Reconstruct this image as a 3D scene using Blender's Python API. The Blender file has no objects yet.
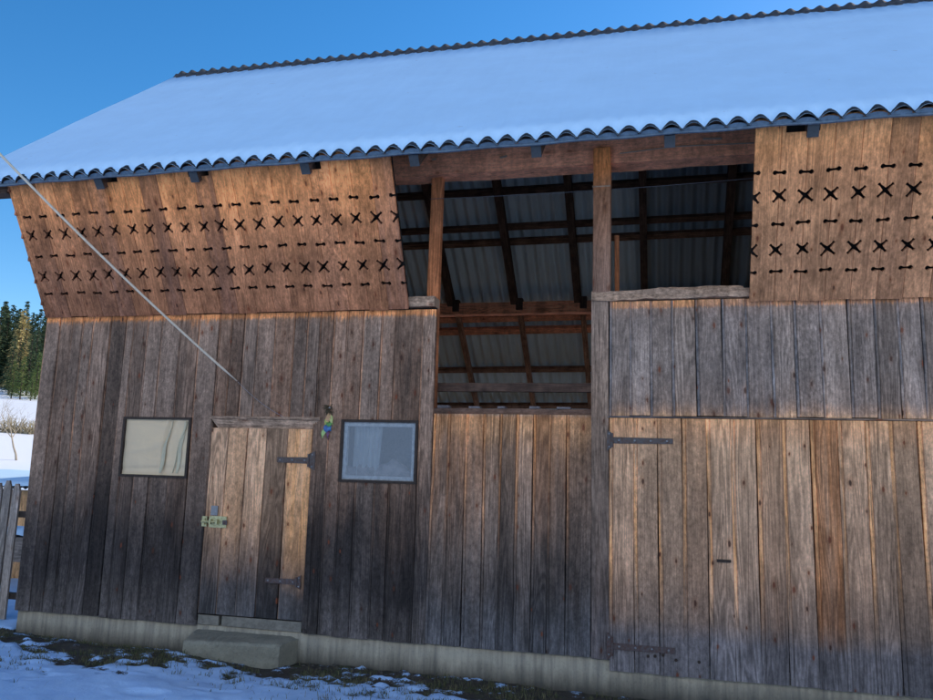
import bpy, bmesh, math, random
import numpy as np
from mathutils import Vector, Matrix, noise as mnoise
random.seed(7)
rng = np.random.default_rng(5)
S = bpy.context.scene
COL = S.collection
rad = math.radians

# ------------------------------------------------------------------ camera
F, YAW, PITCH, ROLL = 770.0, rad(13.7), rad(8.87), rad(1.63)
CAM = Vector((0, -6.4, 1.632))
fw = Vector((-math.sin(YAW)*math.cos(PITCH), math.cos(YAW)*math.cos(PITCH), math.sin(PITCH)))
r0 = Vector((math.cos(YAW), math.sin(YAW), 0)); u0 = r0.cross(fw)
rt = r0*math.cos(ROLL) + u0*math.sin(ROLL); up = -r0*math.sin(ROLL) + u0*math.cos(ROLL)
cam = bpy.data.cameras.new('camera'); co = bpy.data.objects.new('camera', cam); COL.objects.link(co)
M = Matrix((rt, up, -fw)).transposed().to_4x4(); M.translation = CAM
co.matrix_world = M
cam.sensor_width = 36; cam.lens = F/933*36; cam.clip_end = 5000; cam.clip_start = .05
S.camera = co

def ray(px, py): return fw + rt*((px-466.5)/F) - up*((py-350)/F)
def at(px, py, Y=0.0):
    """point of the real wall plane y=Y measured from the survey photo"""
    d = ray(px, py); return CAM + d*((Y-CAM.y)/d.y)

# ------------------------------------------------------------------ world + sun
SUN_AZ, SUN_EL = rad(50), rad(30)            # azimuth from +x towards +y
sd = Vector((math.cos(SUN_EL)*math.cos(SUN_AZ), math.cos(SUN_EL)*math.sin(SUN_AZ), math.sin(SUN_EL)))
w = bpy.data.worlds.new('World'); S.world = w; w.use_nodes = True
nt = w.node_tree; nt.nodes.clear()
sky = nt.nodes.new('ShaderNodeTexSky'); sky.sky_type = 'NISHITA'; sky.sun_disc = False
sky.sun_elevation = SUN_EL; sky.sun_rotation = rad(90)-SUN_AZ
sky.altitude = 800; sky.air_density = 1.0; sky.dust_density = 0.3; sky.ozone_density = 2.0
bg = nt.nodes.new('ShaderNodeBackground'); bg.inputs[1].default_value = 0.15
wo = nt.nodes.new('ShaderNodeOutputWorld')
hs = nt.nodes.new('ShaderNodeHueSaturation'); hs.inputs['Saturation'].default_value = 1.36; hs.inputs['Value'].default_value = 1.36
nt.links.new(sky.outputs[0], hs.inputs['Color']); nt.links.new(hs.outputs[0], bg.inputs[0]); nt.links.new(bg.outputs[0], wo.inputs[0])
sl = bpy.data.lights.new('sun', 'SUN'); sl.energy = 5.0; sl.angle = rad(.5); sl.color = (1, .87, .69)
so = bpy.data.objects.new('sun', sl); COL.objects.link(so); so.location = (10, 10, 30)
so.rotation_euler = (-sd).to_track_quat('-Z', 'Y').to_euler()
S.view_settings.view_transform = 'Standard'; S.view_settings.look = 'None'; S.view_settings.exposure = 0

# ------------------------------------------------------------------ node helpers
class NT:
    def __init__(s, name):
        s.m = bpy.data.materials.new(name); s.m.use_nodes = True
        s.t = s.m.node_tree; s.t.nodes.clear()
        s.out = s.n('ShaderNodeOutputMaterial')
        s.b = s.n('ShaderNodeBsdfPrincipled'); s.t.links.new(s.b.outputs[0], s.out.inputs[0])
        s.b.inputs['Specular IOR Level'].default_value = .3
    def n(s, t, **k):
        x = s.t.nodes.new(t)
        for a, v in k.items(): setattr(x, a, v)
        return x
    def put(s, sock, v):
        if isinstance(v, bpy.types.NodeSocket): s.t.links.new(v, sock)
        else:
            if isinstance(v, tuple) and len(v) == 3 and sock.type == 'RGBA': v = v+(1,)
            sock.default_value = v
    def math(s, op, a, b=0.0, c=0.0, clamp=False):
        x = s.n('ShaderNodeMath', operation=op); x.use_clamp = clamp
        s.put(x.inputs[0], a); s.put(x.inputs[1], b); s.put(x.inputs[2], c); return x.outputs[0]
    def mix(s, f, a, b, bt='MIX'):
        x = s.n('ShaderNodeMix', data_type='RGBA', blend_type=bt)
        s.put(x.inputs[0], f); s.put(x.inputs[6], a); s.put(x.inputs[7], b); return x.outputs[2]
    def mr(s, v, a, b, c=0.0, d=1.0, smooth=False):
        x = s.n('ShaderNodeMapRange'); x.clamp = True
        if smooth: x.interpolation_type = 'SMOOTHSTEP'
        for i, q in enumerate((v, a, b, c, d)): s.put(x.inputs[i], q)
        return x.outputs[0]
    def vec(s, x, y, z):
        c = s.n('ShaderNodeCombineXYZ')
        for i, q in enumerate((x, y, z)): s.put(c.inputs[i], q)
        return c.outputs[0]
    def vmul(s, v, k):
        x = s.n('ShaderNodeVectorMath', operation='MULTIPLY'); s.put(x.inputs[0], v); x.inputs[1].default_value = k; return x.outputs[0]
    def noise(s, v, scale=1.0, detail=3.0, rough=.55, dist=0.0):
        x = s.n('ShaderNodeTexNoise'); s.put(x.inputs['Vector'], v)
        x.inputs['Scale'].default_value = scale; x.inputs['Detail'].default_value = detail
        x.inputs['Roughness'].default_value = rough; x.inputs['Distortion'].default_value = dist
        return x.outputs[0]
    def ramp(s, f, stops):
        x = s.n('ShaderNodeValToRGB'); cr = x.color_ramp
        while len(cr.elements) < len(stops): cr.elements.new(1.0)
        for e, (p, c) in zip(cr.elements, stops): e.position = p; e.color = tuple(c)+(1,)
        s.put(x.inputs[0], f); return x.outputs[0]
    def bump(s, h, strength=.5, dist=.01):
        x = s.n('ShaderNodeBump'); x.inputs['Strength'].default_value = strength; x.inputs['Distance'].default_value = dist
        s.put(x.inputs['Height'], h); s.t.links.new(x.outputs[0], s.b.inputs['Normal'])
    def col(s, c): s.put(s.b.inputs['Base Color'], c)
    def rough(s, r): s.put(s.b.inputs['Roughness'], r)

def wood(name, stops, vmin, vmax, warm=(.30, .13, .05), warm_amt=.5, tone=.5, edge=0.0, edge_col=(.36, .17, .07),
         wob=.25, knots=1.0, grain=1.0, edge_fade=None, speck=.5, gain=1.76, warm_fade=None, hue=(1.14, .98, .82)):
    """weathered boards. UV: u metres across the board, v metres along it; bd = (tone, warmth, seed) per board"""
    k = NT(name)
    uv = k.n('ShaderNodeUVMap'); uv.uv_map = 'uv'
    sx = k.n('ShaderNodeSeparateXYZ'); k.t.links.new(uv.outputs[0], sx.inputs[0]); u, v = sx.outputs[0], sx.outputs[1]
    a = k.n('ShaderNodeAttribute'); a.attribute_name = 'bd'
    sc = k.n('ShaderNodeSeparateColor'); k.t.links.new(a.outputs[0], sc.inputs[0])
    R_, G_, B_ = sc.outputs
    uu = k.math('MULTIPLY_ADD', B_, 13.7, u); vv = k.math('MULTIPLY_ADD', B_, 91.3, v)
    p = k.vec(uu, vv, k.math('MULTIPLY', B_, 37.0))
    g1 = k.noise(k.vmul(p, (85, 3.4, 1)), 1, 6, .68)
    g2 = k.noise(k.vmul(p, (16, .7, 1)), 1, 4, .6)
    g3 = k.noise(k.vmul(p, (75, 34, 1)), 1, 4, .75)
    sp2 = k.noise(k.vmul(p, (34, 20, 1)), 1, 4, .72)
    n5 = k.noise(k.vmul(p, (7, .55, 1)), 1, 2, .5, .4)
    ring = k.math('SINE', k.math('MULTIPLY', n5, 95.0))
    pat = k.noise(k.vmul(p, (9, 2.6, 1)), 1, 5, .7)
    geo = k.n('ShaderNodeNewGeometry')
    big = k.noise(k.vmul(geo.outputs['Position'], (1.3, 1.3, .8)), 1, 4, .6)
    h = k.math('ADD', v, k.math('ADD', k.math('MULTIPLY_ADD', g2, wob*1.3, -wob*.65), k.math('MULTIPLY_ADD', big, wob*2.2, -wob*1.1)))
    # keep the sheltered top band tight to its edge
    keep = k.mr(v, vmax-.22, vmax-.05, 0, 1)
    h = k.math('ADD', k.math('MULTIPLY', h, k.math('SUBTRACT', 1.0, keep)), k.math('MULTIPLY', k.math('MULTIPLY_ADD', g1, .10, k.math('SUBTRACT', v, .05)), keep))
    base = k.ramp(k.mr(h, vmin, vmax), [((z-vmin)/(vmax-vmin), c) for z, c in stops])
    wm_ = k.math('MULTIPLY', warm_amt, k.mr(g2, .3, .65, .35, 1.0))
    if warm_fade: wm_ = k.math('MULTIPLY', wm_, k.mr(h, warm_fade[0], warm_fade[1]))
    base = k.mix(k.math('MULTIPLY', G_, wm_), base, warm)
    t = k.math('MULTIPLY_ADD', R_, tone*2, 1-tone)
    v1 = k.math('FRACT', k.math('MULTIPLY', B_, 7.31)); v2 = k.math('FRACT', k.math('MULTIPLY', B_, 23.7))
    gr = k.math('MULTIPLY_ADD', k.math('SUBTRACT', g1, .5), k.math('MULTIPLY', k.math('MULTIPLY_ADD', v1, 1.3, .35), 1.75*grain), 1.0)
    gr = k.math('MULTIPLY', gr, k.math('MULTIPLY_ADD', ring, k.math('MULTIPLY', k.math('MULTIPLY_ADD', v2, 1.8, .1), .15*grain), 1.0))
    st_ = k.noise(k.vmul(geo.outputs['Position'], (5.5, 5.5, .9)), 1, 5, .68)
    gr = k.math('MULTIPLY', gr, k.mr(st_, .34, .62, .62, 1.12))
    gr = k.math('MULTIPLY', gr, k.math('MULTIPLY_ADD', k.math('SUBTRACT', g3, .5), 1.8*speck, 1.0))
    gr = k.math('MULTIPLY', gr, k.math('MULTIPLY_ADD', k.math('SUBTRACT', pat, .5), 1.5*speck+.3, 1.0))
    gr = k.math('MULTIPLY', gr, k.math('MULTIPLY_ADD', k.math('SUBTRACT', sp2, .5), k.math('MULTIPLY', k.math('MULTIPLY_ADD', v2, -1.0, 1.5), 2.0*speck), 1.0))
    gr = k.math('MINIMUM', k.math('MAXIMUM', gr, .16), 2.3)
    if edge > 0:
        em = k.mr(u, edge*1.15, edge*.85)
        en = k.math('MULTIPLY', em, k.mr(k.noise(k.vmul(p, (30, 1.1, 1)), 1, 3, .6), .36, .6, .0, .95))
        if edge_fade: en = k.math('MULTIPLY', en, k.mr(v, edge_fade[0], edge_fade[1]))
        base = k.mix(en, base, edge_col)
    f = k.math('MULTIPLY', t, gr)
    c = k.mix(1.0, base, k.vec(f, f, f), 'MULTIPLY')
    if knots > 0:
        vo = k.n('ShaderNodeTexVoronoi'); vo.voronoi_dimensions = '2D'
        k.put(vo.inputs['Vector'], k.vec(k.math('MULTIPLY', uu, 7.5), k.math('MULTIPLY', vv, 3.2), 0.0)); vo.inputs['Scale'].default_value = 1
        cs = k.n('ShaderNodeSeparateColor'); k.t.links.new(vo.outputs['Color'], cs.inputs[0])
        on = k.math('GREATER_THAN', cs.outputs[0], .55)
        size = k.math('MULTIPLY_ADD', cs.outputs[1], .07, .035)
        d = k.math('ADD', vo.outputs['Distance'], k.math('MULTIPLY_ADD', g3, .06, -.03))
        halo = k.math('MULTIPLY', on, k.mr(d, k.math('MULTIPLY', size, 2.6), size, 0, .55))
        core = k.math('MULTIPLY', on, k.mr(d, size, k.math('MULTIPLY', size, .55), 0, .9*knots))
        c = k.mix(halo, c, k.mix(1.0, c, (.72, .58, .5), 'MULTIPLY'))
        c = k.mix(core, c, k.mix(cs.outputs[2], (.02, .014, .012), (.11, .035, .018)))
    scf = k.noise(k.vmul(p, (8, 5, 1)), 1, 5, .75)
    c = k.mix(k.mr(scf, .70, .78, 0, .45), c, (.24, .20, .17))
    c = k.mix(1.0, c, tuple(gain*q for q in hue), 'MULTIPLY')
    k.col(c); k.rough(.88); k.b.inputs['Specular IOR Level'].default_value = .2
    k.bump(k.math('ADD', g1, k.math('MULTIPLY_ADD', ring, .12, k.math('MULTIPLY', g3, .4))), .55, .004)
    return k.m

def plain(name, c, rough=.6, metal=0.0, var=.25, scale=40, bump=.2, c2=None, stretch=(1, 1, 1), bdist=.003):
    k = NT(name)
    tc = k.n('ShaderNodeTexCoord')
    n = k.noise(k.vmul(tc.outputs['Object'], stretch), scale, 5, .65)
    c2 = c2 or tuple(x*(1-var) for x in c)
    k.col(k.mix(k.mr(n, .35, .65), c, c2)); k.rough(rough); k.b.inputs['Metallic'].default_value = metal
    if bump: k.bump(n, bump, bdist)
    return k.m

# ------------------------------------------------------------------ materials
MW = {}
dk = (.016, .0165, .019)
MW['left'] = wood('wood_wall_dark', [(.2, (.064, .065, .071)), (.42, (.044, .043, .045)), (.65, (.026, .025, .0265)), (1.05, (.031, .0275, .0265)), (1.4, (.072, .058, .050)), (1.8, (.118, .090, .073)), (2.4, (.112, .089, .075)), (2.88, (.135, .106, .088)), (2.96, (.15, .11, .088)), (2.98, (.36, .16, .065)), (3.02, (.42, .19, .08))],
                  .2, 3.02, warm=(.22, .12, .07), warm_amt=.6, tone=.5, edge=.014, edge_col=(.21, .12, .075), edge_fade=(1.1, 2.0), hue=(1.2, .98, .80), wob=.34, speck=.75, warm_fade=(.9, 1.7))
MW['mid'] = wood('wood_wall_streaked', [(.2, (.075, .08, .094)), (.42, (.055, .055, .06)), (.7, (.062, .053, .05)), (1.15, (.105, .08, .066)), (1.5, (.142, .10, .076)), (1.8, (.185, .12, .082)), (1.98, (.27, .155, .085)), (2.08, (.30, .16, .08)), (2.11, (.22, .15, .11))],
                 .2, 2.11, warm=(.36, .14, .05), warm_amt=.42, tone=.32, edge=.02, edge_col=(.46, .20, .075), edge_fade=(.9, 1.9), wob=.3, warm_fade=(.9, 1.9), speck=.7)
MW['band'] = wood('wood_wall_grey', [(2.1, (.36, .22, .13)), (2.13, (.27, .17, .115)), (2.22, (.185, .14, .115)), (2.5, (.165, .135, .118)), (2.9, (.155, .125, .108)), (2.985, (.18, .13, .105)), (3.0, (.33, .16, .08)), (3.05, (.4, .2, .09))],
                  2.1, 3.05, warm=(.12, .11, .115), warm_amt=.6, tone=.3, edge=.02, edge_col=(.10, .10, .11), wob=.1, knots=.9, speck=.75)
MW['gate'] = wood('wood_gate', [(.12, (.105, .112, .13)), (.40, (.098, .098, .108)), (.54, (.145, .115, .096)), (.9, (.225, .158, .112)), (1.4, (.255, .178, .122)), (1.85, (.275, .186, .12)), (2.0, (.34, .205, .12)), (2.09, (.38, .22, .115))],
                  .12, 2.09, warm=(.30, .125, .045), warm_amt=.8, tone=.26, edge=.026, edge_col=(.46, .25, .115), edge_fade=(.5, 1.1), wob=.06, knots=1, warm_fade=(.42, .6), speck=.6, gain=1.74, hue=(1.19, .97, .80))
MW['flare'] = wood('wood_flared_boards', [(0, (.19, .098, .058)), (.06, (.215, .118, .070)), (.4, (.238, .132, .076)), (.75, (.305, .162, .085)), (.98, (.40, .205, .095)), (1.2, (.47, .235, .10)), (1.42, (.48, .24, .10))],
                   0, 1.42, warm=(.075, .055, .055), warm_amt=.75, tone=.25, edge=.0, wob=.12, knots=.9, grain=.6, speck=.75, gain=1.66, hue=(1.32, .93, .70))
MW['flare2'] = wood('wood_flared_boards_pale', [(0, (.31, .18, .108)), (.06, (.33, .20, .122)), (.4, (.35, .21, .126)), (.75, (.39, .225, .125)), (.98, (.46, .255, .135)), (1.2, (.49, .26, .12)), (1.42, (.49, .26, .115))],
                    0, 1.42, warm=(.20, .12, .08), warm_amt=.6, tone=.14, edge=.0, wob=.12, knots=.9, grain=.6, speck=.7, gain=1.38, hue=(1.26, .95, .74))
MW['door'] = wood('wood_door', [(.3, (.055, .058, .066)), (.52, (.058, .054, .056)), (.85, (.15, .105, .08)), (1.1, (.27, .175, .118)), (1.7, (.34, .225, .152)), (2.04, (.35, .235, .16))],
                  .3, 2.04, warm=(.42, .21, .085), warm_amt=.9, tone=.55, edge=.008, edge_col=(.12, .075, .05), wob=.2, knots=1, warm_fade=(.55, 1.05), speck=.65)
MW['jamb'] = wood('wood_jamb', [(.2, (.075, .078, .09)), (.7, (.062, .055, .053)), (1.3, (.105, .085, .073)), (2.2, (.15, .113, .09)), (3.1, (.17, .135, .115))], .2, 3.1, tone=.2, warm_amt=.2, edge=.0, wob=.2)
MW['beam'] = wood('wood_beam_red', [(-50, (.33, .17, .115)), (50, (.33, .17, .115))], -50, 50, warm=(.40, .16, .07), warm_amt=.6, tone=.3, knots=.6, wob=0, gain=1.95, hue=(1.22, .94, .76))
MW['post'] = wood('wood_post', [(3.0, (.12, .088, .076)), (3.5, (.12, .078, .06)), (4.0, (.17, .085, .05)), (4.2, (.42, .15, .05)), (4.4, (.42, .15, .05))], 3.0, 4.4, warm=(.3, .12, .05), warm_amt=.4, tone=.2, knots=.6, wob=.1)
MW['inner'] = wood('wood_inner_post', [(-50, (.24, .095, .045)), (50, (.24, .095, .045))], -50, 50, warm=(.30, .11, .045), warm_amt=.6, tone=.3, knots=.6, wob=0)
MW['rafter'] = wood('wood_rafter', [(-50, (.05, .036, .032)), (50, (.05, .036, .032))], -50, 50, warm=(.26, .14, .085), warm_amt=.9, tone=.3, knots=.5, wob=0)
MW['grey'] = wood('wood_silver', [(-50, (.19, .143, .112)), (50, (.19, .143, .112))], -50, 50, warm=(.22, .13, .08), warm_amt=.5, tone=.35, knots=.6, wob=0, speck=.9)
MW['picket'] = wood('wood_picket', [(-50, (.19, .18, .175)), (50, (.19, .18, .175))], -50, 50, warm=(.14, .12, .11), warm_amt=.5, tone=.3, knots=.5, wob=0)
MW['shed'] = wood('wood_shed', [(-50, (.33, .22, .125)), (50, (.33, .22, .125))], -50, 50, warm=(.30, .15, .06), warm_amt=.5, tone=.3, knots=.5, wob=0)
MW['dark'] = plain('interior_dark_backing', (.02, .016, .014), .95, var=.4, bump=0)  # near-black backing, the interior's shade put into its colour

def mat_concrete():
    k = NT('concrete'); tc = k.n('ShaderNodeTexCoord'); P = tc.outputs['Object']
    a = k.noise(k.vmul(P, (6, 6, 2.0)), 1, 6, .7); b = k.noise(P, 60, 4, .7); st = k.noise(k.vmul(P, (22, 22, 1.2)), 1, 4, .6)
    c = k.mix(k.mr(a, .3, .7), (.37, .315, .225), (.51, .435, .315))
    c = k.mix(k.mr(st, .42, .66, 0, .65), c, (.19, .17, .14))
    c = k.mix(k.mr(b, .55, .75, 0, .5), c, (.13, .125, .10))
    sp = k.n('ShaderNodeSeparateXYZ'); k.t.links.new(P, sp.inputs[0])
    low = k.mr(k.math('MULTIPLY_ADD', a, .22, sp.outputs[2]), .22, .07)
    c = k.mix(k.math('MULTIPLY', low, .75), c, (.075, .07, .06))
    k.col(c); k.rough(.9); k.bump(k.math('ADD', b, a), .5, .008); return k.m
MW['concrete'] = mat_concrete()

def mat_snow(name='snow', tint=(.56, .78, .96)):
    k = NT(name); tc = k.n('ShaderNodeTexCoord'); P = tc.outputs['Object']
    a = k.noise(P, 9, 4, .6); b = k.noise(P, 2.2, 3, .6); g = k.noise(P, 150, 2, .6)
    c = k.mix(k.mr(b, .3, .7), tint, tuple(x*.93 for x in tint))
    sp = k.noise(k.vmul(P, (1, 1.6, 1.6)), 11, 3, .5)
    c = k.mix(k.mr(sp, .715, .76, 0, .4), c, (.35, .38, .42))
    k.col(c); k.rough(.8); k.bump(k.math('ADD', k.math('MULTIPLY', g, .15), a), .22, .02); return k.m
MW['snow'] = mat_snow()
MW['sheet'] = plain('fibre_cement_dark', (.035, .04, .046), .85, var=.5, scale=14, bump=.3)
MW['ridge'] = plain('ridge_tile', (.075, .078, .085), .85, var=.5, scale=14, bump=.3)
def mat_under():
    k = NT('fibre_cement_underside'); tc = k.n('ShaderNodeTexCoord'); P = tc.outputs['Object']
    a = k.noise(k.vmul(P, (3, .8, .8)), 1, 5, .65); b = k.noise(k.vmul(P, (14, 1.5, 1.5)), 1, 4, .7)
    c = k.mix(k.mr(a, .3, .7), (.60, .64, .62), (.76, .79, .76))
    c = k.mix(k.mr(b, .55, .75, 0, .5), c, (.36, .36, .32))
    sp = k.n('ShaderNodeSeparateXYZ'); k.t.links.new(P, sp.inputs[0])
    c = k.mix(k.mr(sp.outputs[0], -.45, .25, 0, .68), c, (.13, .145, .16))  # shade of the right bay painted into the sheet colour
    k.col(c); k.rough(.85); return k.m
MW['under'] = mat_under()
MW['drip'] = plain('frosted_eave_strip', (.14, .20, .26), .6, var=.35, scale=30, bump=.15)
MW['iron'] = plain('weathered_iron', (.12, .108, .10), .6, .4, c2=(.11, .06, .04), scale=45)
MW['rust'] = plain('rusty_iron', (.11, .055, .04), .75, .2, c2=(.13, .11, .105), scale=40)
MW['rivet'] = plain('rivet_steel', (.3, .29, .28), .5, .6, scale=60)
MW['brass'] = plain('pale_brass', (.62, .56, .30), .42, .45, c2=(.36, .30, .13), scale=90, bump=.1)
MW['frame'] = plain('dark_window_frame', (.06, .04, .028), .8, var=.4, bump=.2)
MW['sash'] = plain('flaking_white_paint', (.36, .35, .335), .7, c2=(.24, .225, .21), scale=28)
MW['tailcap'] = plain('grey_metal_cap', (.085, .09, .095), .7, .3, scale=30)
MW['cable'] = plain('pale_cable', (.74, .62, .46), .8, c2=(.60, .48, .35), scale=30, bump=.1)
MW['wire'] = plain('thin_wire', (.12, .12, .13), .6, bump=0)
MW['bark'] = plain('bark', (.09, .065, .05), .9, scale=6)
MW['twig'] = plain('grey_twigs', (.46, .38, .28), .9, scale=6, bump=0)
MW['drygrass'] = plain('dry_brush', (.48, .40, .26), .9, scale=6, bump=0)
def mat_film():
    k = NT('milky_plastic_sheet'); tc = k.n('ShaderNodeTexCoord'); P = tc.outputs['Object']
    a = k.noise(k.vmul(P, (2.2, 1, 6)), 1, 4, .6, .6); b = k.noise(k.vmul(P, (5, 1, 2.2)), 1, 5, .6)
    c = k.mix(k.mr(a, .35, .65), (.78, .555, .315), (.68, .495, .30)); c = k.mix(k.mr(b, .5, .75, 0, .5), c, (.82, .61, .36))
    k.col(c); k.rough(.45); k.b.inputs['Specular IOR Level'].default_value = .35
    k.bump(k.math('ADD', a, b), .35, .02); return k.m
MW['film'] = mat_film()
MW['film_grey'] = plain('grey_plastic_fold', (.50, .43, .28), .4, c2=(.60, .50, .31), scale=9, bump=.2)
def mat_glass():
    k = NT('window_glass')
    tr = k.n('ShaderNodeBsdfTransparent'); tr.inputs[0].default_value = (.86, .9, .92, 1)
    gl = k.n('ShaderNodeBsdfGlossy'); gl.inputs['Roughness'].default_value = .06
    gl.inputs[0].default_value = (.9, .95, 1, 1)
    tc = k.n('ShaderNodeTexCoord'); n = k.noise(tc.outputs['Object'], 4, 3, .5)
    bp = k.n('ShaderNodeBump'); bp.inputs['Strength'].default_value = .06; bp.inputs['Distance'].default_value = .03
    k.t.links.new(n, bp.inputs['Height']); k.t.links.new(bp.outputs[0], gl.inputs['Normal'])
    df = k.n('ShaderNodeBsdfDiffuse'); df.inputs[0].default_value = (.36, .33, .30, 1)
    m0 = k.n('ShaderNodeMixShader'); k.put(m0.inputs[0], k.mr(k.noise(tc.outputs['Object'], 7, 5, .7), .3, .75, .10, .24))
    k.t.links.new(tr.outputs[0], m0.inputs[1]); k.t.links.new(df.outputs[0], m0.inputs[2])
    m1 = k.n('ShaderNodeMixShader'); m1.inputs[0].default_value = .10
    k.t.links.new(m0.outputs[0], m1.inputs[1]); k.t.links.new(gl.outputs[0], m1.inputs[2])
    k.t.links.new(m1.outputs[0], k.out.inputs[0]); return k.m
MW['glass'] = mat_glass()
MW['curtain'] = plain('pale_curtain', (.26, .27, .26), .9, c2=(.20, .21, .21), scale=8, bump=.1)
MW['sacks'] = plain('stored_sacks', (.20, .17, .16), .9, c2=(.10, .09, .09), scale=16)

# ------------------------------------------------------------------ mesh helpers
class MB:
    def __init__(s): s.v = []; s.f = []; s.uv = []; s.bd = []; s.mi = []
    def face(s, idx, uv=None, bd=(.5, .3, .5), mi=0):
        s.f.append(tuple(idx)); s.uv.append(uv or [(0, 0)]*len(idx)); s.bd.append(bd); s.mi.append(mi)
    def prism(s, o, a, b, c, la, lb, lc, bd=None, mi=0):
        """box from corner o along unit axes a,b,c; the grain runs along b"""
        bd = bd or (random.random(), random.random(), random.random())
        o = Vector(o); a = Vector(a); b = Vector(b); c = Vector(c); n = len(s.v)
        for k in range(8): s.v.append(o + a*(la*(k & 1)) + b*(lb*((k >> 1) & 1)) + c*(lc*((k >> 2) & 1)))
        P = [((k & 1)*la, ((k >> 1) & 1)*lb, ((k >> 2) & 1)*lc) for k in range(8)]
        flip = a.cross(b).dot(c) < 0
        for q in ((0, 2, 3, 1), (4, 5, 7, 6), (0, 1, 5, 4), (2, 6, 7, 3), (0, 4, 6, 2), (1, 3, 7, 5)):
            q2 = q[::-1] if flip else q
            s.face([n+k for k in q2], [(P[k][0]+P[k][2], P[k][1]) for k in q2], bd, mi)
    def box(s, x0, x1, y0, y1, z0, z1, bd=None, mi=0):
        d = (x1-x0, y1-y0, z1-z0); i = d.index(max(d)); X = [Vector((1, 0, 0)), Vector((0, 1, 0)), Vector((0, 0, 1))]
        j, k = [(1, 2), (2, 0), (0, 1)][i]
        s.prism((x0, y0, z0), X[j], X[i], X[k], d[j], d[i], d[k], bd, mi)
    def bar(s, p0, p1, wdt, hgt, side=None, bd=None, ext=0, mi=0):
        p0 = Vector(p0); p1 = Vector(p1); b = (p1-p0).normalized()
        a = Vector(side).normalized() if side else b.cross(Vector((0, 0, 1))).normalized()
        c = a.cross(b).normalized(); L = (p1-p0).length+2*ext
        s.prism(p0-b*ext-a*(wdt/2)-c*(hgt/2), a, b, c, wdt, L, hgt, bd, mi)
    def board(s, x0, x1, v0, v1, yb, yf, bd, ch=.004, n=8, warp=.004, cut=None, groove=0):
        """vertical board: closed, chamfered long front edges, slight warp; coords are (x, -out, v)"""
        ph = random.random()*9
        if groove: prof = [(x0, yb), (x1, yb), (x1, yf+ch), (x1-ch, yf), (x0+groove+.006, yf), (x0+groove+.003, yf+.007), (x0+groove, yf+.007), (x0+groove-.003, yf+.001), (x0+ch, yf+.001), (x0, yf+ch)]
        else: prof = [(x0, yb), (x1, yb), (x1, yf+ch), (x1-ch, yf), (x0+ch, yf), (x0, yf+ch)]
        m = len(prof); base = len(s.v)
        for i in range(n+1):
            v = v0+(v1-v0)*i/n
            ox = warp*math.sin(ph+v*1.7); oy = warp*math.sin(ph*2+v*2.3)
            for (x, y) in prof:
                cx = (x0+x1)/2; vv = v
                if i == 0 and cut: vv = v0+cut*abs((x-cx)/((x1-x0)/2))**6
                s.v.append(Vector((x+ox, y+oy*(1 if y < yb else 0), vv)))
        for i in range(n):
            for j in range(m):
                j2 = (j+1) % m; a = base+i*m+j; b = base+i*m+j2; c = base+(i+1)*m+j2; d = base+(i+1)*m+j
                ua = prof[j][0]-x0; ub = prof[j2][0]-x0
                s.face((a, b, c, d), [(ua, s.v[a].z), (ub, s.v[b].z), (ub, s.v[c].z), (ua, s.v[d].z)], bd)
        e0 = [base+j for j in range(m)][::-1]; e1 = [base+n*m+j for j in range(m)]
        for e in (e0, e1): s.face(e, [(s.v[q].x-x0, s.v[q].z) for q in e], bd)
    def tube(s, pts, rads, seg=6, cap=True, bd=None, mi=0):
        bd = bd or (.5, .5, random.random()); base = len(s.v); pts = [Vector(p) for p in pts]
        if not hasattr(rads, '__len__'): rads = [rads]*len(pts)
        L = 0
        for i, p in enumerate(pts):
            t = (pts[min(i+1, len(pts)-1)]-pts[max(i-1, 0)]).normalized()
            a = t.cross(Vector((0, 0, 1)));
            if a.length < .05: a = t.cross(Vector((0, 1, 0)))
            a.normalize(); b = t.cross(a)
            for k in range(seg):
                an = 2*math.pi*k/seg; s.v.append(p+(a*math.cos(an)+b*math.sin(an))*rads[i])
        for i in range(len(pts)-1):
            for k in range(seg):
                k2 = (k+1) % seg; s.face((base+i*seg+k, base+i*seg+k2, base+(i+1)*seg+k2, base+(i+1)*seg+k), None, bd, mi)
        if cap:
            s.face([base+k for k in range(seg)][::-1], None, bd, mi); s.face([base+(len(pts)-1)*seg+k for k in range(seg)], None, bd, mi)
    def grid(s, P, closed=False, bd=(.5, .5, .5), mi=0, flip=False):
        base = len(s.v); nr = len(P); nc = len(P[0])
        for r in P: s.v += [Vector(p) for p in r]
        for i in range(nr-1):
            for j in range(nc-1):
                q = (base+i*nc+j, base+i*nc+j+1, base+(i+1)*nc+j+1, base+(i+1)*nc+j)
                s.face(q[::-1] if flip else q, None, bd, mi)
    def mesh(s, name, mats):
        me = bpy.data.meshes.new(name); me.from_pydata([tuple(v) for v in s.v], [], s.f); 
        uvl = me.uv_layers.new(name='uv'); uvl.data.foreach_set('uv', np.array([c for u in s.uv for c in u], 'f').ravel())
        at_ = me.attributes.new('bd', 'FLOAT_COLOR', 'FACE'); at_.data.foreach_set('color', np.array([tuple(b)+(1,) for b in s.bd], 'f').ravel())
        me.polygons.foreach_set('material_index', np.array(s.mi, 'i'))
        for m in (mats if isinstance(mats, (list, tuple)) else [mats]): me.materials.append(m)
        me.update(); return me
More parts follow.
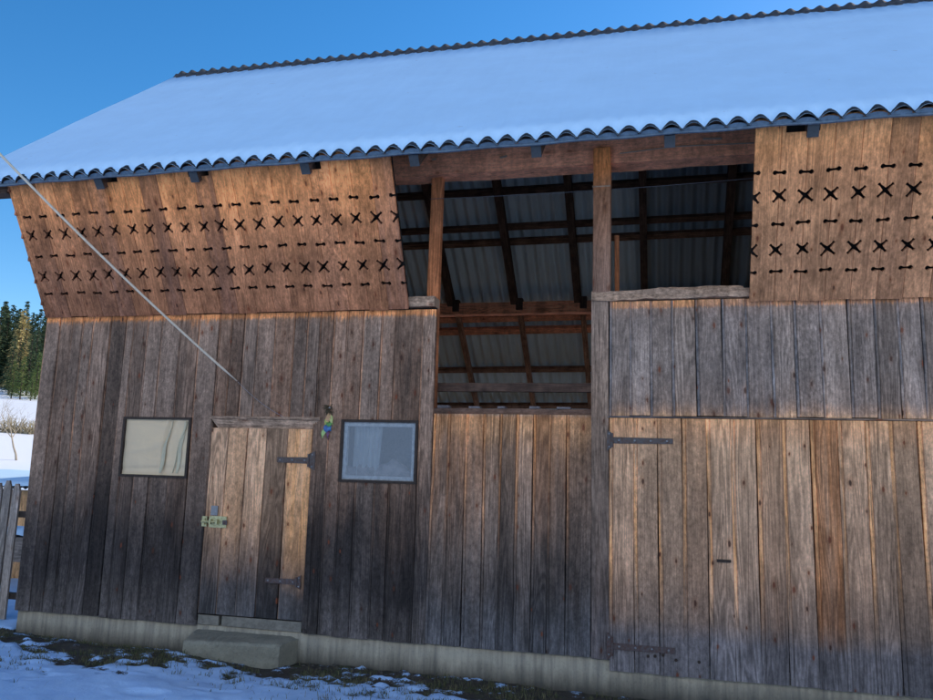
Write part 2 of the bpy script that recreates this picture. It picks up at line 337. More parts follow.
    def build(s, name, mats, parent=None, smooth=False, bevel=0):
        me = s.mesh(name, mats)
        if bevel:
            bm = bmesh.new(); bm.from_mesh(me); bmesh.ops.remove_doubles(bm, verts=bm.verts, dist=1e-5)
            bmesh.ops.bevel(bm, geom=[e for e in bm.edges], offset=bevel, segments=1, affect='EDGES', profile=.5); bm.to_mesh(me); bm.free()
        if smooth: me.polygons.foreach_set('use_smooth', [True]*len(me.polygons))
        o = bpy.data.objects.new(name, me); COL.objects.link(o)
        if parent: 
            o.parent = parent; o.matrix_parent_inverse = parent_world(parent).inverted()
        return o
def parent_world(p):
    m = Matrix.LocRotScale(p.location, p.rotation_euler, p.scale)
    if p.parent: m = parent_world(p.parent) @ p.matrix_parent_inverse @ m
    return m
def thing(name, label, cat, loc=(0, 0, 0), group=None):
    o = bpy.data.objects.new(name, None); COL.objects.link(o); o.location = loc; o.empty_display_size = .2
    o['label'] = label; o['category'] = cat
    if group: o['group'] = group
    return o
def tag(o, label, cat, group=None):
    o['label'] = label; o['category'] = cat
    if group: o['group'] = group
    return o
def dup(root, loc, rz=0, sc=1, label=None):
    r = root.copy(); COL.objects.link(r); r.location = loc; r.rotation_euler = (0, 0, rz); r.scale = (sc, sc, sc)
    if label: r['label'] = label
    for ch in list(root.children):
        c = ch.copy(); COL.objects.link(c); c.parent = r
    return r
R3 = lambda: (random.random(), random.random(), random.random())

# ================================================================== GROUND
def vnoise(x, y, sd=0):
    xi = np.floor(x).astype(np.int64); yi = np.floor(y).astype(np.int64); xf = x-xi; yf = y-yi
    def h(a, b):
        n = (a*374761393 + b*668265263 + sd*974711) & 0x7fffffff
        n = ((n ^ (n >> 13))*1274126177) & 0x7fffffff
        return ((n ^ (n >> 16)) & 0xffff)/65535.0
    u = xf*xf*(3-2*xf); v = yf*yf*(3-2*yf)
    return (h(xi, yi)*(1-u)+h(xi+1, yi)*u)*(1-v)+(h(xi, yi+1)*(1-u)+h(xi+1, yi+1)*u)*v
def fbm(x, y, oct=4, sd=0):
    t = 0; a = .5; s = 0
    for i in range(oct): t = t+a*vnoise(x*2**i, y*2**i, sd+i); s += a; a *= .5
    return t/s
def sstep(x, a, b):
    t = np.clip((x-a)/(b-a), 0, 1); return t*t*(3-2*t)
RH = ([0, 12, 25, 80, 120, 160, 400, 700, 1600], [0, 0, .85, 6.7, 11.0, 18.5, 55, 90, 130])
def height(x, y):
    r = np.hypot(x-0, y+1.0); z = np.interp(r, *RH)
    d = np.maximum(-y-7.6, 0)
    z = z + 46*(1-np.exp(-(d**1.25)/78))          # unseen snow slope behind the camera, added to bounce warm light onto the wall
    k = sstep(r, 14, 60)
    return z + k*(fbm(x/35, y/35, 3, 3)-.5)*2.4 + sstep(r, 150, 500)*(fbm(x/160, y/160, 4, 9)-.5)*26
def snowmask(x, y):
    """0 bare soil along the wall, 1 snow"""
    d = -y
    edge = .30+.16*sstep(-x, 3.6, 4.2)*(1-sstep(-x, 5.0, 5.7)) + .30*(fbm(x*.9, y*.9, 3, 21)-.5) + .16*sstep(x, -3.2, -1.5)
    edge = edge + .22*sstep(x, -5.2, -4.4)*(1-sstep(x, -3.9, -3.3))
    m = sstep(d-edge, -.05, .75)
    n = fbm(x*8.5, y*10, 4, 33)
    m = np.clip(m*1.25+(n-.5)*2.4*(1-sstep(d-edge, .4, 1.5)) - .06, 0, 1)
    m = np.maximum(m, np.exp(-((x+3.80)/.12)**2-((y+.52)/.045)**2))
    return m
def axis(lo, hi, fine, far, g=1.16):
    a = list(np.arange(lo, hi+fine/2, fine)); st = fine
    while a[-1] < far: st *= g; a.append(a[-1]+st)
    b = []; st = fine; q = lo
    while q > -far: st *= g; q -= st; b.append(q)
    return np.array(b[::-1]+a)
gx = axis(-7.2, .6, .024, 1500); gy = axis(-2.3, .1, .024, 1500)
X, Y = np.meshgrid(gx, gy)
Z = height(X, Y)
near = np.exp(-(np.maximum(np.abs(X+3)-6, 0)**2 + np.maximum(np.abs(Y+2)-5, 0)**2)/8)
sm = snowmask(X, Y); sm[Y > .0] = 1
sm = np.where((X > -5.9) & (Y > -.02) & (X < 6.5) & (Y < 7.3), 0, sm)
Z += near*((fbm(X*6, Y*6, 4, 41)-.5)*.035*(1-sm) + sm*.035 + sm*(fbm(X*2.2, Y*2.2, 3, 51)-.5)*.06 + (fbm(X*17, Y*17, 2, 61)-.5)*.010)
Z -= .03*near*np.exp(-np.maximum(-Y, 0)/.4)
Z += near*(Y < .3)*.085*sstep(-Y, .08, .55)*sstep(-X, 3.0, 3.9) - near*(Y < .3)*.03*sstep(X, -1.6, -.5)
bank = np.exp(-((X+6.3)/.8)**2)*.05*near*(Y < .5); Z += bank
for (fx, fy, fa) in ((-5.2, -1.15, .5), (-4.9, -1.42, .6), (-4.45, -1.2, .4), (-4.15, -1.5, .5), (-3.75, -1.25, .3), (-3.4, -1.5, .4), (-5.6, -.95, .6), (-5.45, -1.55, 1.2), (-3.0, -1.2, .2)):
    ca, sa = math.cos(fa), math.sin(fa); U = (X-fx)*ca+(Y-fy)*sa; V = -(X-fx)*sa+(Y-fy)*ca     # old footprints
    q = np.sqrt((U/.15)**2+(V/.06)**2); Z -= .014*(1-sstep(q, .4, 1.3)); Z += .004*np.exp(-((q-1.3)/.25)**2)
field = np.where((np.hypot(X, Y) > 14), 1, 0)
ny, nx = X.shape
me = bpy.data.meshes.new('ground')
vid = np.arange(ny*nx).reshape(ny, nx)
quads = np.stack([vid[:-1, :-1], vid[:-1, 1:], vid[1:, 1:], vid[1:, :-1]], -1).reshape(-1, 4)
me.from_pydata(np.stack([X, Y, Z], -1).reshape(-1, 3).tolist(), [], quads.tolist())
a_ = me.attributes.new('snow', 'FLOAT', 'POINT'); a_.data.foreach_set('value', sm.ravel().astype('f'))
rr = np.hypot(X, Y)
fo = sstep(rr, 205, 260)*(Y > -60); a_ = me.attributes.new('forest', 'FLOAT', 'POINT'); a_.data.foreach_set('value', fo.ravel().astype('f'))
me.polygons.foreach_set('use_smooth', [True]*len(me.polygons))
def mat_ground():
    k = NT('ground_soil_and_snow'); geo = k.n('ShaderNodeNewGeometry'); P = geo.outputs['Position']
    a = k.n('ShaderNodeAttribute'); a.attribute_name = 'snow'; f = k.n('ShaderNodeAttribute'); f.attribute_name = 'forest'
    n1 = k.noise(P, 30, 5, .7); n2 = k.noise(P, 7, 4, .6); n3 = k.noise(P, 90, 3, .7)
    soil = k.mix(k.mr(n1, .3, .7), (.045, .036, .028), (.095, .074, .054))
    grass = k.mix(k.mr(n3, .35, .65), (.045, .062, .022), (.12, .12, .05))
    soil = k.mix(k.mr(n2, .52, .68, 0, .9), soil, grass)
    m = k.math('ADD', a.outputs['Fac'], k.math('MULTIPLY_ADD', n1, 1.1, -.55)); m = k.math('ADD', m, k.math('MULTIPLY_ADD', n3, .9, -.45))
    m = k.mr(m, .36, .60)
    g = k.noise(P, .05, 4, .6)
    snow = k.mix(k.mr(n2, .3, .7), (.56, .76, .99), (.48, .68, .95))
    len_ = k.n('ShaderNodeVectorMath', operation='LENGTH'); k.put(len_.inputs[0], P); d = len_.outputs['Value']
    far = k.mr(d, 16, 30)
    snow = k.mix(far, snow, (.86, .87, .88))  # shade's blue painted into the near snow, sunlit white into the far
    stub = k.noise(k.vmul(P, (.09, .3, .3)), 1, 6, .7)
    snow = k.mix(k.math('MULTIPLY', far, k.mr(stub, .60, .66, 0, .65)), snow, (.40, .32, .20))
    c = k.mix(m, soil, snow)
    fr = k.noise(P, .12, 6, .7)
    c = k.mix(f.outputs['Fac'], c, k.mix(k.mr(fr, .35, .65), (.035, .06, .08), (.10, .12, .11)))
    k.col(c); k.rough(.85)
    k.bump(k.math('ADD', n1, k.math('MULTIPLY', n3, .6)), .35, .02); return k.m
me.materials.append(mat_ground())
go = bpy.data.objects.new('ground', me); COL.objects.link(go); go['kind'] = 'structure'

# grass blades poking through the thin snow near the wall
g = MB()
mg = plain('grass_blades', (.06, .075, .025), .8, c2=(.20, .17, .08), scale=9, bump=0)
cnt = 0
while cnt < 9000:
    x = random.uniform(-6.6, .3); y = -abs(random.gauss(.8, .5))-.05
    if y < -2.0 or (-4.0 < x < -2.95 and y > -.45): continue
    s_ = float(snowmask(np.array([x]), np.array([y]))[0])
    if s_ > .8 and random.random() > .05: continue
    if float(fbm(np.array([x*3.1]), np.array([y*3.1]), 3, 77)[0]) < .47: continue
    i = int(np.searchsorted(gx, x)); j = int(np.searchsorted(gy, y)); z = Z[j, i]
    h = random.uniform(.012, .05); an = random.random()*6.28; ln = random.uniform(.3, 1.3)*h; wd = random.uniform(.0012, .003)
    a = Vector((math.cos(an), math.sin(an), 0)); b = Vector((-a.y, a.x, 0)); p = Vector((x, y, z-.005)); n = len(g.v)
    g.v += [p-b*wd, p+b*wd, p+a*ln*.4+Vector((0, 0, h*.7))+b*wd*.7, p+a*ln*.4+Vector((0, 0, h*.7))-b*wd*.7, p+a*ln+Vector((0, 0, h))]
    g.face((n, n+1, n+2, n+3)); g.face((n+3, n+2, n+4)); cnt += 1
o = g.build('grass', mg); o['kind'] = 'stuff'
# small clods and stones in the bare strip
g = MB()
for _ in range(420):
    x = random.uniform(-6, .4); y = -abs(random.gauss(.2, .22))-.06
    if -4.0 < x < -2.95 and y > -.45: continue
    i = int(np.searchsorted(gx, x)); j = int(np.searchsorted(gy, y)); r = random.uniform(.005, .02)
    P = []
    n = len(g.v); base = Vector((x, y, Z[j, i]))
    for q in ((1, 0, 0), (-1, 0, 0), (0, 1, 0), (0, -1, 0), (0, 0, .8), (0, 0, -.6)):
        g.v.append(base+Vector(q)*r*random.uniform(.6, 1.3))
    for t in ((0, 2, 4), (2, 1, 4), (1, 3, 4), (3, 0, 4), (2, 0, 5), (1, 2, 5), (3, 1, 5), (0, 3, 5)): g.face([n+q for q in t])
o = g.build('soil_clods', plain('soil_clods', (.07, .055, .042), .95, c2=(.13, .11, .085), scale=30), smooth=False); o['kind'] = 'stuff'

# ================================================================== BARN
barn = thing('barn', 'large weathered plank barn with flared upper boards and a snow covered corrugated roof', 'barn', (0, 3, 0))
XL, XR = -5.87, 6.5
YB = 7.15
RY, RZ, TN = 2.25, 6.82, .861               # ridge line and roof slope
EY, EZ = -.85, RZ-(2.25+.85)*.861           # eave
PIT = math.atan(TN); cP, sP = math.cos(PIT), math.sin(PIT)

# --- foundation
f = MB()
seg = 40
def wav(x): return .012*mnoise.noise(Vector((x*1.7, 3, 0)))+.007*mnoise.noise(Vector((x*6, 9, 0)))
rows = []
for i in range(161):
    x = XL+.02+(XR-XL)*i/160
    rows.append([(x, .30, -.2), (x, -.012+wav(x)*.5, -.2), (x, -.010+wav(x), .10), (x, -.008+wav(x)*.6, .212), (x, .30, .214)])
f.grid(rows); f.face([0, 1, 2, 3, 4]); 
f.box(XL+.02, XL+.3, .31, YB, -.2, .21)
f.build('foundation', MW['concrete'], barn, smooth=True)

# --- left plank wall
def run(mb, x0, x1, v0, v1, wmin, wmax, fn, yb=-.002, yf=-.03, groove=0, cut=None, jit=.004, n=10, gap=.003, vj=0.0):
    x = x0; i = 0
    while x < x1-.03:
        w_ = random.uniform(wmin, wmax)
        if x+w_ > x1-.06: w_ = x1-x
        mb.board(x+gap/2, x+w_-gap/2, v0+random.uniform(-vj, vj), v1, yb, yf-random.uniform(0, jit), fn(x+w_/2, i), groove=groove, cut=cut, n=n)
        x += w_; i += 1
def rectsub(mb, hole):
    pass
# window and door openings (measured)
def rect(c): 
    pts = [at(px, py, -.04) for px, py in c]; xs = [p.x for p in pts]; zs = [p.z for p in pts]
    return ((xs[0]+xs[3])/2, (xs[1]+xs[2])/2, (zs[2]+zs[3])/2, (zs[0]+zs[1])/2)
W1 = rect([(124, 417), (191, 417), (187, 478), (118, 476.5)])
W2 = rect([(342, 419.5), (418, 420), (416.5, 484), (338, 482)])
DX0, DX1, DZ0, DZ1 = -3.95, -2.925, .305, 2.03
print('W1', W1, 'W2', W2)
wl = MB()
def tl(x, i):
    r = random.random(); return (r*.8+.2*random.random()*(x > -4.9), max(0, random.gauss(.28, .3)) if x > -4.9 else max(0, random.gauss(.12, .15)), random.random())
x = XL; OPEN_L = -1.832
bounds = []
while x < OPEN_L-.01:
    w_ = random.uniform(.115, .205)
    # snap to openings
    for e in (W1[0], W1[1], DX0, DX1, W2[0], W2[1], OPEN_L):
        if x < e-.001 and x+w_ > e-.07: w_ = e-x; break
    bounds.append((x, x+w_)); x += w_
for i, (a, b) in enumerate(bounds):
    m = (a+b)/2; segs = [(.215, 3.02)]
    for (h0, h1, z0, z1) in (W1, W2):
        if h0 < m < h1: segs = [(.215, z0), (z1, 3.02)]
    if DX0 < m < DX1: segs = [(DZ1, 3.02)]
    bd = tl(m, i); yf = -.03-random.uniform(0, .006)
    if i == 0: bd = (.75, .0, .3); yf = -.042
    for (z0, z1) in segs:
        wl.board(a+.0015, b-.0015, z0+(random.uniform(-.006, .004) if z0 < .3 else 0), z1, -.002, yf, bd, n=14, groove=.014 if random.random() < .6 and b-a > .1 else 0)
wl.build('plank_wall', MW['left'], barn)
# streaked boards below the opening
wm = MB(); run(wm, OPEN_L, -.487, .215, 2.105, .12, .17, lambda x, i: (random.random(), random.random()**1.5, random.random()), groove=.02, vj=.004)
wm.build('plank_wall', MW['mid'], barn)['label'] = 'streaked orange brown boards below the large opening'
# jamb board beside the gate
wj = MB(); wj.board(-.485, -.345, .21, 3.06, -.002, -.034, (.35, .3, .4), n=16); wj.build('jamb_board', MW['jamb'], barn)
# grey band above the gate
wb = MB(); run(wb, -.342, XR, 2.105, 3.05, .155, .2, lambda x, i: (random.random(), random.random()*.9, random.random()), yf=-.03, groove=.02, vj=.006)
wb.build('plank_wall', MW['band'], barn)['label'] = 'silver grey boards above the gate'
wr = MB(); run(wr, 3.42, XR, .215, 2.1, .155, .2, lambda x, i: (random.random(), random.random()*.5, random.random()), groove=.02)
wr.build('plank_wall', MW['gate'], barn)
# dark sheet added right behind the boards (keeps daylight out of the plank gaps)
ln = MB()
def lining(x0, x1, z0, z1): ln.box(x0, x1, .0, .012, z0, z1, (.1, .1, .1))
for (x0, x1, z0, z1) in ((XL+.01, W1[0], .22, 3.04), (W1[0], W1[1], .22, W1[2]), (W1[0], W1[1], W1[3], 3.04), (W1[1], DX0, .22, 3.04), (DX0, DX1, DZ1, 3.04), (DX1, W2[0], .22, 3.04), (W2[0], W2[1], .22, W2[2]), (W2[0], W2[1], W2[3], 3.04), (W2[1], OPEN_L-.005, .22, 3.04),
                         (OPEN_L-.005, -.48, .22, 2.08), (-.48, XR, .22, 3.03)):
    ln.box(x0, x1, .0, .012, z0, z1, (.1, .1, .1))
ln.build('wall_dark_sheet', MW['dark'], barn)
# gable and back walls
for sx in (XL, XR):
    gw = MB(); y = 0.02
    while y < YB-.05:
        w_ = .19
        zt = min(EZ+(y+.85)*TN, EZ+(y+w_+.85)*TN, RZ-(y-RY)*TN, RZ-(y+w_-RY)*TN)-.07
        gw.prism((sx if sx < 0 else sx-.025, y+.002, .21), (0, 1, 0), (0, 0, 1), (1, 0, 0), w_-.004, zt-.21, .025, R3()); y += w_
    gw.build('gable_wall', MW['left'], barn)
    ck = MB(); yy = -.70
    while yy < -.01:     # cheek that closes the flared end
        y2 = min(yy+.11, .018); zb_ = 3.02+max(0, (-.036-(yy+y2)/2))*1.762
        ck.prism((sx+.004 if sx < 0 else sx-.02, yy+.001, zb_), (0, 1, 0), (0, 0, 1), (1, 0, 0), y2-yy-.002, EZ+(yy+.85)*TN-.06-zb_, .02, R3()); yy = y2
    ck.build('flare_cheek', MW['flare'], barn)
for (x0, x1) in ((XL+.03, -2.09), (.77, XR-.03)):
    fk = MB(); q0, q1 = Vector((x0, -.036+.05, 3.04)), Vector((x0, -.70+.05, 4.21)); d_ = (q1-q0)
    fk.prism(q0, (1, 0, 0), d_.normalized(), Vector((1, 0, 0)).cross(d_).normalized()*-1, x1-x0, d_.length, .008, (.1, .1, .1))
    fk.build('flare_dark_sheet', MW['dark'], barn)  # added dark sheet, stands in for the attic's shade behind the cut-outs
bw = MB()
x = XL
while x < XR-.05:
    bw.prism((x+.002, YB-.03, 0), (1, 0, 0), (0, 0, 1), (0, 1, 0), .186, 1.5, .025, R3()); x += .19
bw.build('back_wall', MW['left'], barn)
fl = MB(); fl.box(XL+.04, XR-.04, .31, YB-.04, .12, .18); fl.build('floor', plain('pale_bounce_floor', (.30, .25, .17), .95, c2=(.2, .165, .11), scale=8), barn)  # unseen floor, made pale to bounce light up to the roof sheets

# --- flared upper panels with cut-out ornament
FB = Vector((0, -.036, 3.02)); FT = Vector((0, -.70, 4.19)); fv = (FT-FB).normalized(); fn = Vector((1, 0, 0)).cross(fv).normalized()   # fn towards viewer
FL = (Vector((0, -.715, EZ+(.85-.715)*TN-.015))-FB).dot(fv)
def flare_v(px, py):
    d = ray(px, py); t = (FB-CAM).dot(fn)/d.dot(fn); p = CAM+d*t; return p.x, (p-FB).dot(fv)
for q in ((34.2, 214.9), (397, 200), (778.7, 174.3)): print('flare', flare_v(*q))
rowsL = [flare_v(*q)[1] for q in ((34.2, 214.9), (38.5, 233), (45, 254.5), (52, 275), (56, 292))]
rowsR = [flare_v(*q)[1] for q in ((780, 174.3), (778, 197.2), (776.5, 225), (775, 250.7), (772.5, 272.8))]
print(rowsL, rowsR)
ROWV = [(a+b)/2 for a, b in zip(rowsL, rowsR)]
def poly_x(s=1.0):
    P = []
    for k in range(4):
        a = math.pi/2*k; P.append((.019*math.cos(a), .019*math.sin(a)))
        c = a+math.pi/4; d = Vector((math.cos(c), math.sin(c))); n = Vector((-d.y, d.x))
        for L, o in ((.042, -.0065), (.058, -.0095), (.061, .0), (.058, .0095), (.042, .0065)): q = d*L*1.1*s+n*o*1.2; P.append((q.x, q.y))
    return P
def poly_dash(s=1.0):
    P = []
    for sg in (1, -1):
        for a in (-150, -90, -45, 0, 45, 90, 150):
            an = rad(a); x_ = sg*.033*s+sg*.0185*math.cos(an); y_ = sg*.0185*math.sin(an)
            P.append((x_, y_))
    return P
def flare_panel(x0, x1, anchor, mat, tones, notches, pitch=.1835):
    mb = MB()
    es = [x0]; k = math.ceil((x0-anchor)/pitch-1e-6)
    while anchor+k*pitch < x1-.03:
        e = anchor+k*pitch
        if e > x0+.05: es.append(e)
        k += 1
    es.append(x1)
    for i, (a, b) in enumerate(zip(es, es[1:])):
        mb.board(a+.001, b-.001, random.uniform(-.008, .004), FL, 0, -.024-random.uniform(0, .003), tones(i, (a+b)/2), n=6, warp=.0, cut=.016, ch=.003)
    me_ = mb.mesh('flared_panel', [mat, MW['dark']])
    cb = bmesh.new()
    def cut(poly, cx, cv, rot=0):
        ca, sa = math.cos(rot), math.sin(rot)
        lo = [cb.verts.new((cx+x*ca-y*sa, -.06, cv+x*sa+y*ca)) for x, y in poly]; hi = [cb.verts.new((v.co.x, .03, v.co.z)) for v in lo]
        n = len(lo)
        cb.faces.new(lo); cb.faces.new(hi[::-1])
        for q in range(n): cb.faces.new((lo[(q+1) % n], lo[q], hi[q], hi[(q+1) % n]))
    for e in [anchor+k*pitch for k in range(-40, 60)]:
        if not (x0-.02 < e < x1+.02): continue
        if e-x0 < .12 and anchor != x0: continue
        for r, v in enumerate(ROWV):
            j = lambda m: random.uniform(-m, m)
            sc = random.uniform(.86, 1.1)
            cut(poly_dash(sc) if r % 2 == 0 else poly_x(sc), e+j(.007), v+j(.006), j(.11))
    for (a, b, v0, v1) in notches: cut([(a, v0), (b, v0), (b, v1), (a, v1)], 0, 0)
    bmesh.ops.recalc_face_normals(cb, faces=cb.faces)
    cm = bpy.data.meshes.new('cut'); cb.to_mesh(cm); cb.free(); cm.materials.append(mat)
    tmp = bpy.data.objects.new('tmp_panel', me_); tc = bpy.data.objects.new('tmp_cut', cm); COL.objects.link(tmp); COL.objects.link(tc)
    md = tmp.modifiers.new('b', 'BOOLEAN'); md.operation = 'DIFFERENCE'; md.solver = 'EXACT'; md.object = tc
    dg = bpy.context.evaluated_depsgraph_get(); res = bpy.data.meshes.new_from_object(tmp.evaluated_get(dg), preserve_all_data_layers=True, depsgraph=dg)
    bpy.data.objects.remove(tmp); bpy.data.objects.remove(tc)
    res.name = 'flared_panel'
    co_ = np.empty(len(res.vertices)*3, 'f'); res.vertices.foreach_get('co', co_); co_ = co_.reshape(-1, 3)
    out = np.stack([co_[:, 0], FB.y+fv.y*co_[:, 2]-fn.y*co_[:, 1], FB.z+fv.z*co_[:, 2]-fn.z*co_[:, 1]], -1)
    res.vertices.foreach_set('co', out.astype('f').ravel()); res.update()
    o = bpy.data.objects.new('flared_panel', res); COL.objects.link(o); o.parent = barn; o.matrix_parent_inverse = parent_world(barn).inverted()
    return o
tails = [-4.83, -3.87, -2.82, -1.862, -.865, .145, 1.145, 2.13, 3.1]
NV = FL-.13
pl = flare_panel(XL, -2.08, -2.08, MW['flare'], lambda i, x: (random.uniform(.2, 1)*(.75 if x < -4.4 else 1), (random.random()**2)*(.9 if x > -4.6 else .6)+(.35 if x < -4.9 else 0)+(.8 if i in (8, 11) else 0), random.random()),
                 [(-4.90, -4.68, NV, FL+.1), (-3.96, -3.76, NV, FL+.1), (-2.86, -2.70, NV-.01, FL+.1)])
pl['label'] = 'dark orange brown flared panel on the left with twenty columns of cut-outs'
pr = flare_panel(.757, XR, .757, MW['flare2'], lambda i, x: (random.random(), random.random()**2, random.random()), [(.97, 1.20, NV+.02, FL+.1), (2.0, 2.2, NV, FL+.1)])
pr['label'] = 'pale tan flared panel on the right of the opening'

# --- opening timbers
b = MB(); 
def rough_beam(name, x0, x1, y0, y1, z0, z1, mat, amp=.008, n=40, label=None, bd=(.6, .4, .3), sag=0):
    mb = MB(); P = []
    for i in range(n+1):
        t = i/n; x = x0+(x1-x0)*t; s_ = -sag*4*t*(1-t)
        j = lambda k: amp*(mnoise.noise(Vector((x*3.1+k*7, k*3.3, x0)))+.5*mnoise.noise(Vector((x*11+k*7, k*1.3, 2))))
        P.append([(x, y0+j(0), z0+j(1)+s_), (x, y0+j(2), (z0+z1)/2+s_+.15*amp), (x, y0+j(3)+.004, z1+j(4)+s_), (x, y1, z1+j(5)+s_), (x, y1, z0+j(6)+s_), (x, y0+j(0), z0+j(1)+s_)])
    base = len(mb.v)
    for r in P: mb.v += [Vector(q) for q in r[:5]]
    us = [0, (z1-z0)/2, z1-z0, z1-z0+y1-y0, 2*(z1-z0)+y1-y0, 2*(z1-z0+y1-y0)]
    for i in range(n):
        for k in range(5):
            k2 = (k+1) % 5
            mb.face((base+i*5+k2, base+i*5+k, base+(i+1)*5+k, base+(i+1)*5+k2), [(us[k+1], P[i][0][0]), (us[k], P[i][0][0]), (us[k], P[i+1][0][0]), (us[k+1], P[i+1][0][0])], bd)
    mb.face([base+k for k in range(5)], None, bd); mb.face([base+n*5+k for k in range(5)][::-1], None, bd)
    o = mb.build(name, mat, barn); 
    if label: o['label'] = label
    return o
rough_beam('header_beam', -2.6, .95, .0, .2, 4.275, 4.53, MW['beam'], .010, label='reddish brown beam over the upper opening')
rough_beam('wall_plate', .95, XR, .02, .2, 4.3, 4.5, MW['beam']); rough_beam('wall_plate', XL+.03, -2.6, .02, .2, 4.3, 4.5, MW['beam'])
# light scar lines on the beam (bare sapwood slivers)
msap = plain('pale_sapwood', (.42, .30, .20), .9, scale=60)
for (pa, pb, th) in (((620, 153.5), (676, 146.5), .007), (((676, 146.5)), (754, 143), .008), ((703, 139), (722, 138.5), .016), ((500, 158), (507, 156), .014), ((432, 160), (436, 159), .014)):
    p, q = at(*pa, -.008), at(*pb, -.008); sc = MB(); sc.bar(p, q, .012, th, side=(0, 1, 0), bd=(.9, .6, .2)); sc.build('sapwood_scar', msap, barn)
p_ = MB(); p_.board(-.478, -.332, 3.13, 4.40, .10, -.055, (.5, .3, .7), n=12, ch=.006, warp=.004); o = p_.build('post', MW['post'], barn)
o['label'] = 'weathered post at the centre of the upper opening with an orange top'
rough_beam('post_bracket', -.482, -.328, -.062, .0, 4.045, 4.06, MW['grey'], .004, n=8)
p_ = MB(); p_.board(-1.955, -1.85, 2.08, 4.4, .15, .07, (.6, .6, .2), n=12, ch=.006, warp=.004); o = p_.build('post', MW['inner'], barn); o['label'] = 'reddish inner post at the left of the opening'
p_ = MB(); p_.board(-.315, -.275, 3.05, 3.72, .32, .28, (.2, .3, .5), n=6, ch=.004); p_.build('post', MW['inner'], barn)
p_ = MB(); p_.board(-.475, -.35, .2, 4.3, .2, .03, (.4, .2, .6), n=6, ch=.004); p_.build('post', MW['rafter'], barn)
rough_beam('opening_sill', -2.09, -1.85, -.055, .12, 3.045, 3.135, MW['grey'], .008, n=10)
rough_beam('opening_sill', -.487, .77, -.055, .12, 3.06, 3.135, MW['grey'], .016, n=40)
o = rough_beam('sill_splinter', .05, .72, .0, .10, 3.13, 3.165, MW['grey'], .014, n=30)
# lower opening: rail, sill and chocks
rough_beam('rail', -1.95, -.4, .24, .32, at(515, 391.5, .24).z, at(515, 383, .24).z, MW['rafter'], .004, bd=(.2, .1, .4))
rough_beam('opening_sill', -1.84, -.48, .0, .12, 2.10, 2.155, MW['rafter'], .008, bd=(.7, .2, .3))
for px, wd in ((445, .085), (476, .08), (503, .05), (536, .07), (565, .10)):
    p = at(px, 404, .04); ch = MB(); ch.box(p.x-wd/2-.015, p.x+wd/2, .0, .1, 2.157, 2.172+random.uniform(0, .010), (.8, .3, random.random())); ch.build('sill_chock', MW['jamb'], barn)

# --- roof structure
rf_x = [-4.83, -3.87, -3.05, -2.05, -1.08, -.1, 1.02, 2.1, 3.1, 4.1, 5.1]
def slope_pt(side, s, x, n=0):     # s: metres down from the ridge, n: metres out along the outward normal
    sg = -1 if side == 'front' else 1
    t = s/4.11; dz = (min(x, 3)+4.5)*(.0055*t-.0030*(1-t))      # the old roof is not quite level
    return Vector((x, RY+sg*(s*cP+n*sP), RZ-s*sP+n*cP+dz))
LF = 3.1/cP; LB = (7.35-RY)/cP
for i, x in enumerate(tails):
    mb = MB(); a = slope_pt('front', .05, x, -.12); c_ = slope_pt('front', LF-.05, x, -.12); mb.bar(a, c_, .075, .09, side=(1, 0, 0), bd=(.3, .2, random.random()))
    o = mb.build('rafter', MW['rafter'], barn)
    cp = MB(); d_ = (c_-a).normalized(); cp.bar(c_, c_+d_*.012, .079, .094, side=(1, 0, 0)); cp.build('rafter_end', MW['tailcap'], o)
for x in rf_x:
    mb = MB(); a = slope_pt('back', .05, x, -.17); m_ = slope_pt('back', 4.0, x, -.17); mb.bar(a, m_, .10, .15, side=(1, 0, 0), bd=(.25, .1, random.random()))
    mb.build('rafter', MW['rafter'], barn)
    mb = MB(); mb.bar(slope_pt('back', 4.0, x+.06, -.15), slope_pt('back', LB-.15, x+.06, -.15), .075, .10, side=(1, 0, 0), bd=(.8, .75, random.random())); mb.build('rafter', MW['rafter'], barn)['label'] = 'lighter lower rafter'
    kb = MB(); p = slope_pt('back', 3.83, x+.09, -.23); kb.prism(p-Vector((.05, .07, .09)), (1, 0, 0), (0, 0, 1), (0, 1, 0), .10, .18, .13, (.2, .1, .5)); kb.build('rafter_bracket', MW['rafter'], barn)
for yv, hh, wm_, mt, bd in ((3.73, .09, .07, 'rafter', (.3, .1, .2)), (4.17, .08, .07, 'rafter', (.4, .3, .2)), (4.36, .09, .07, 'rafter', (.4, .4, .8)), (2.9, .09, .07, 'rafter', (.3, .2, .1)), (5.43, .10, .07, 'beam', (.4, .2, .3)), (5.62, .11, .07, 'beam', (.4, .3, .9)), (6.26, .08, .07, 'rafter', (.8, .6, .1)), (6.9, .08, .07, 'rafter', (.6, .6, .1))):
    s_ = (yv-RY)/cP; mb = MB(); mb.bar(slope_pt('back', s_, XL+.05, -.075), slope_pt('back', s_, XR-.05, -.075), hh, wm_, side=slope_pt('back', 1, 0)-slope_pt('back', 0, 0), bd=bd); mb.build('purlin', MW[mt], barn)
rough_beam('back_plate', XL+.05, XR-.05, 4.98, 5.16, 4.02, 4.20, MW['beam'], .006, bd=(.8, .5, .2))
for yv in (-.55, .35, 1.2):
    s_ = (RY-yv)/cP; mb = MB(); mb.bar(slope_pt('front', s_, -6.22, -.06), slope_pt('front', s_, XR, -.06), .08, .07, side=slope_pt('front', 1, 0)-slope_pt('front', 0, 0), bd=(.3, .1, .4)); mb.build('purlin', MW['rafter'], barn)
mb = MB(); mb.box(-6.25, XL, -.70, -.56, 4.08, 4.22, (.1, .1, .2)); mb.build('purlin_end', MW['rafter'], barn)

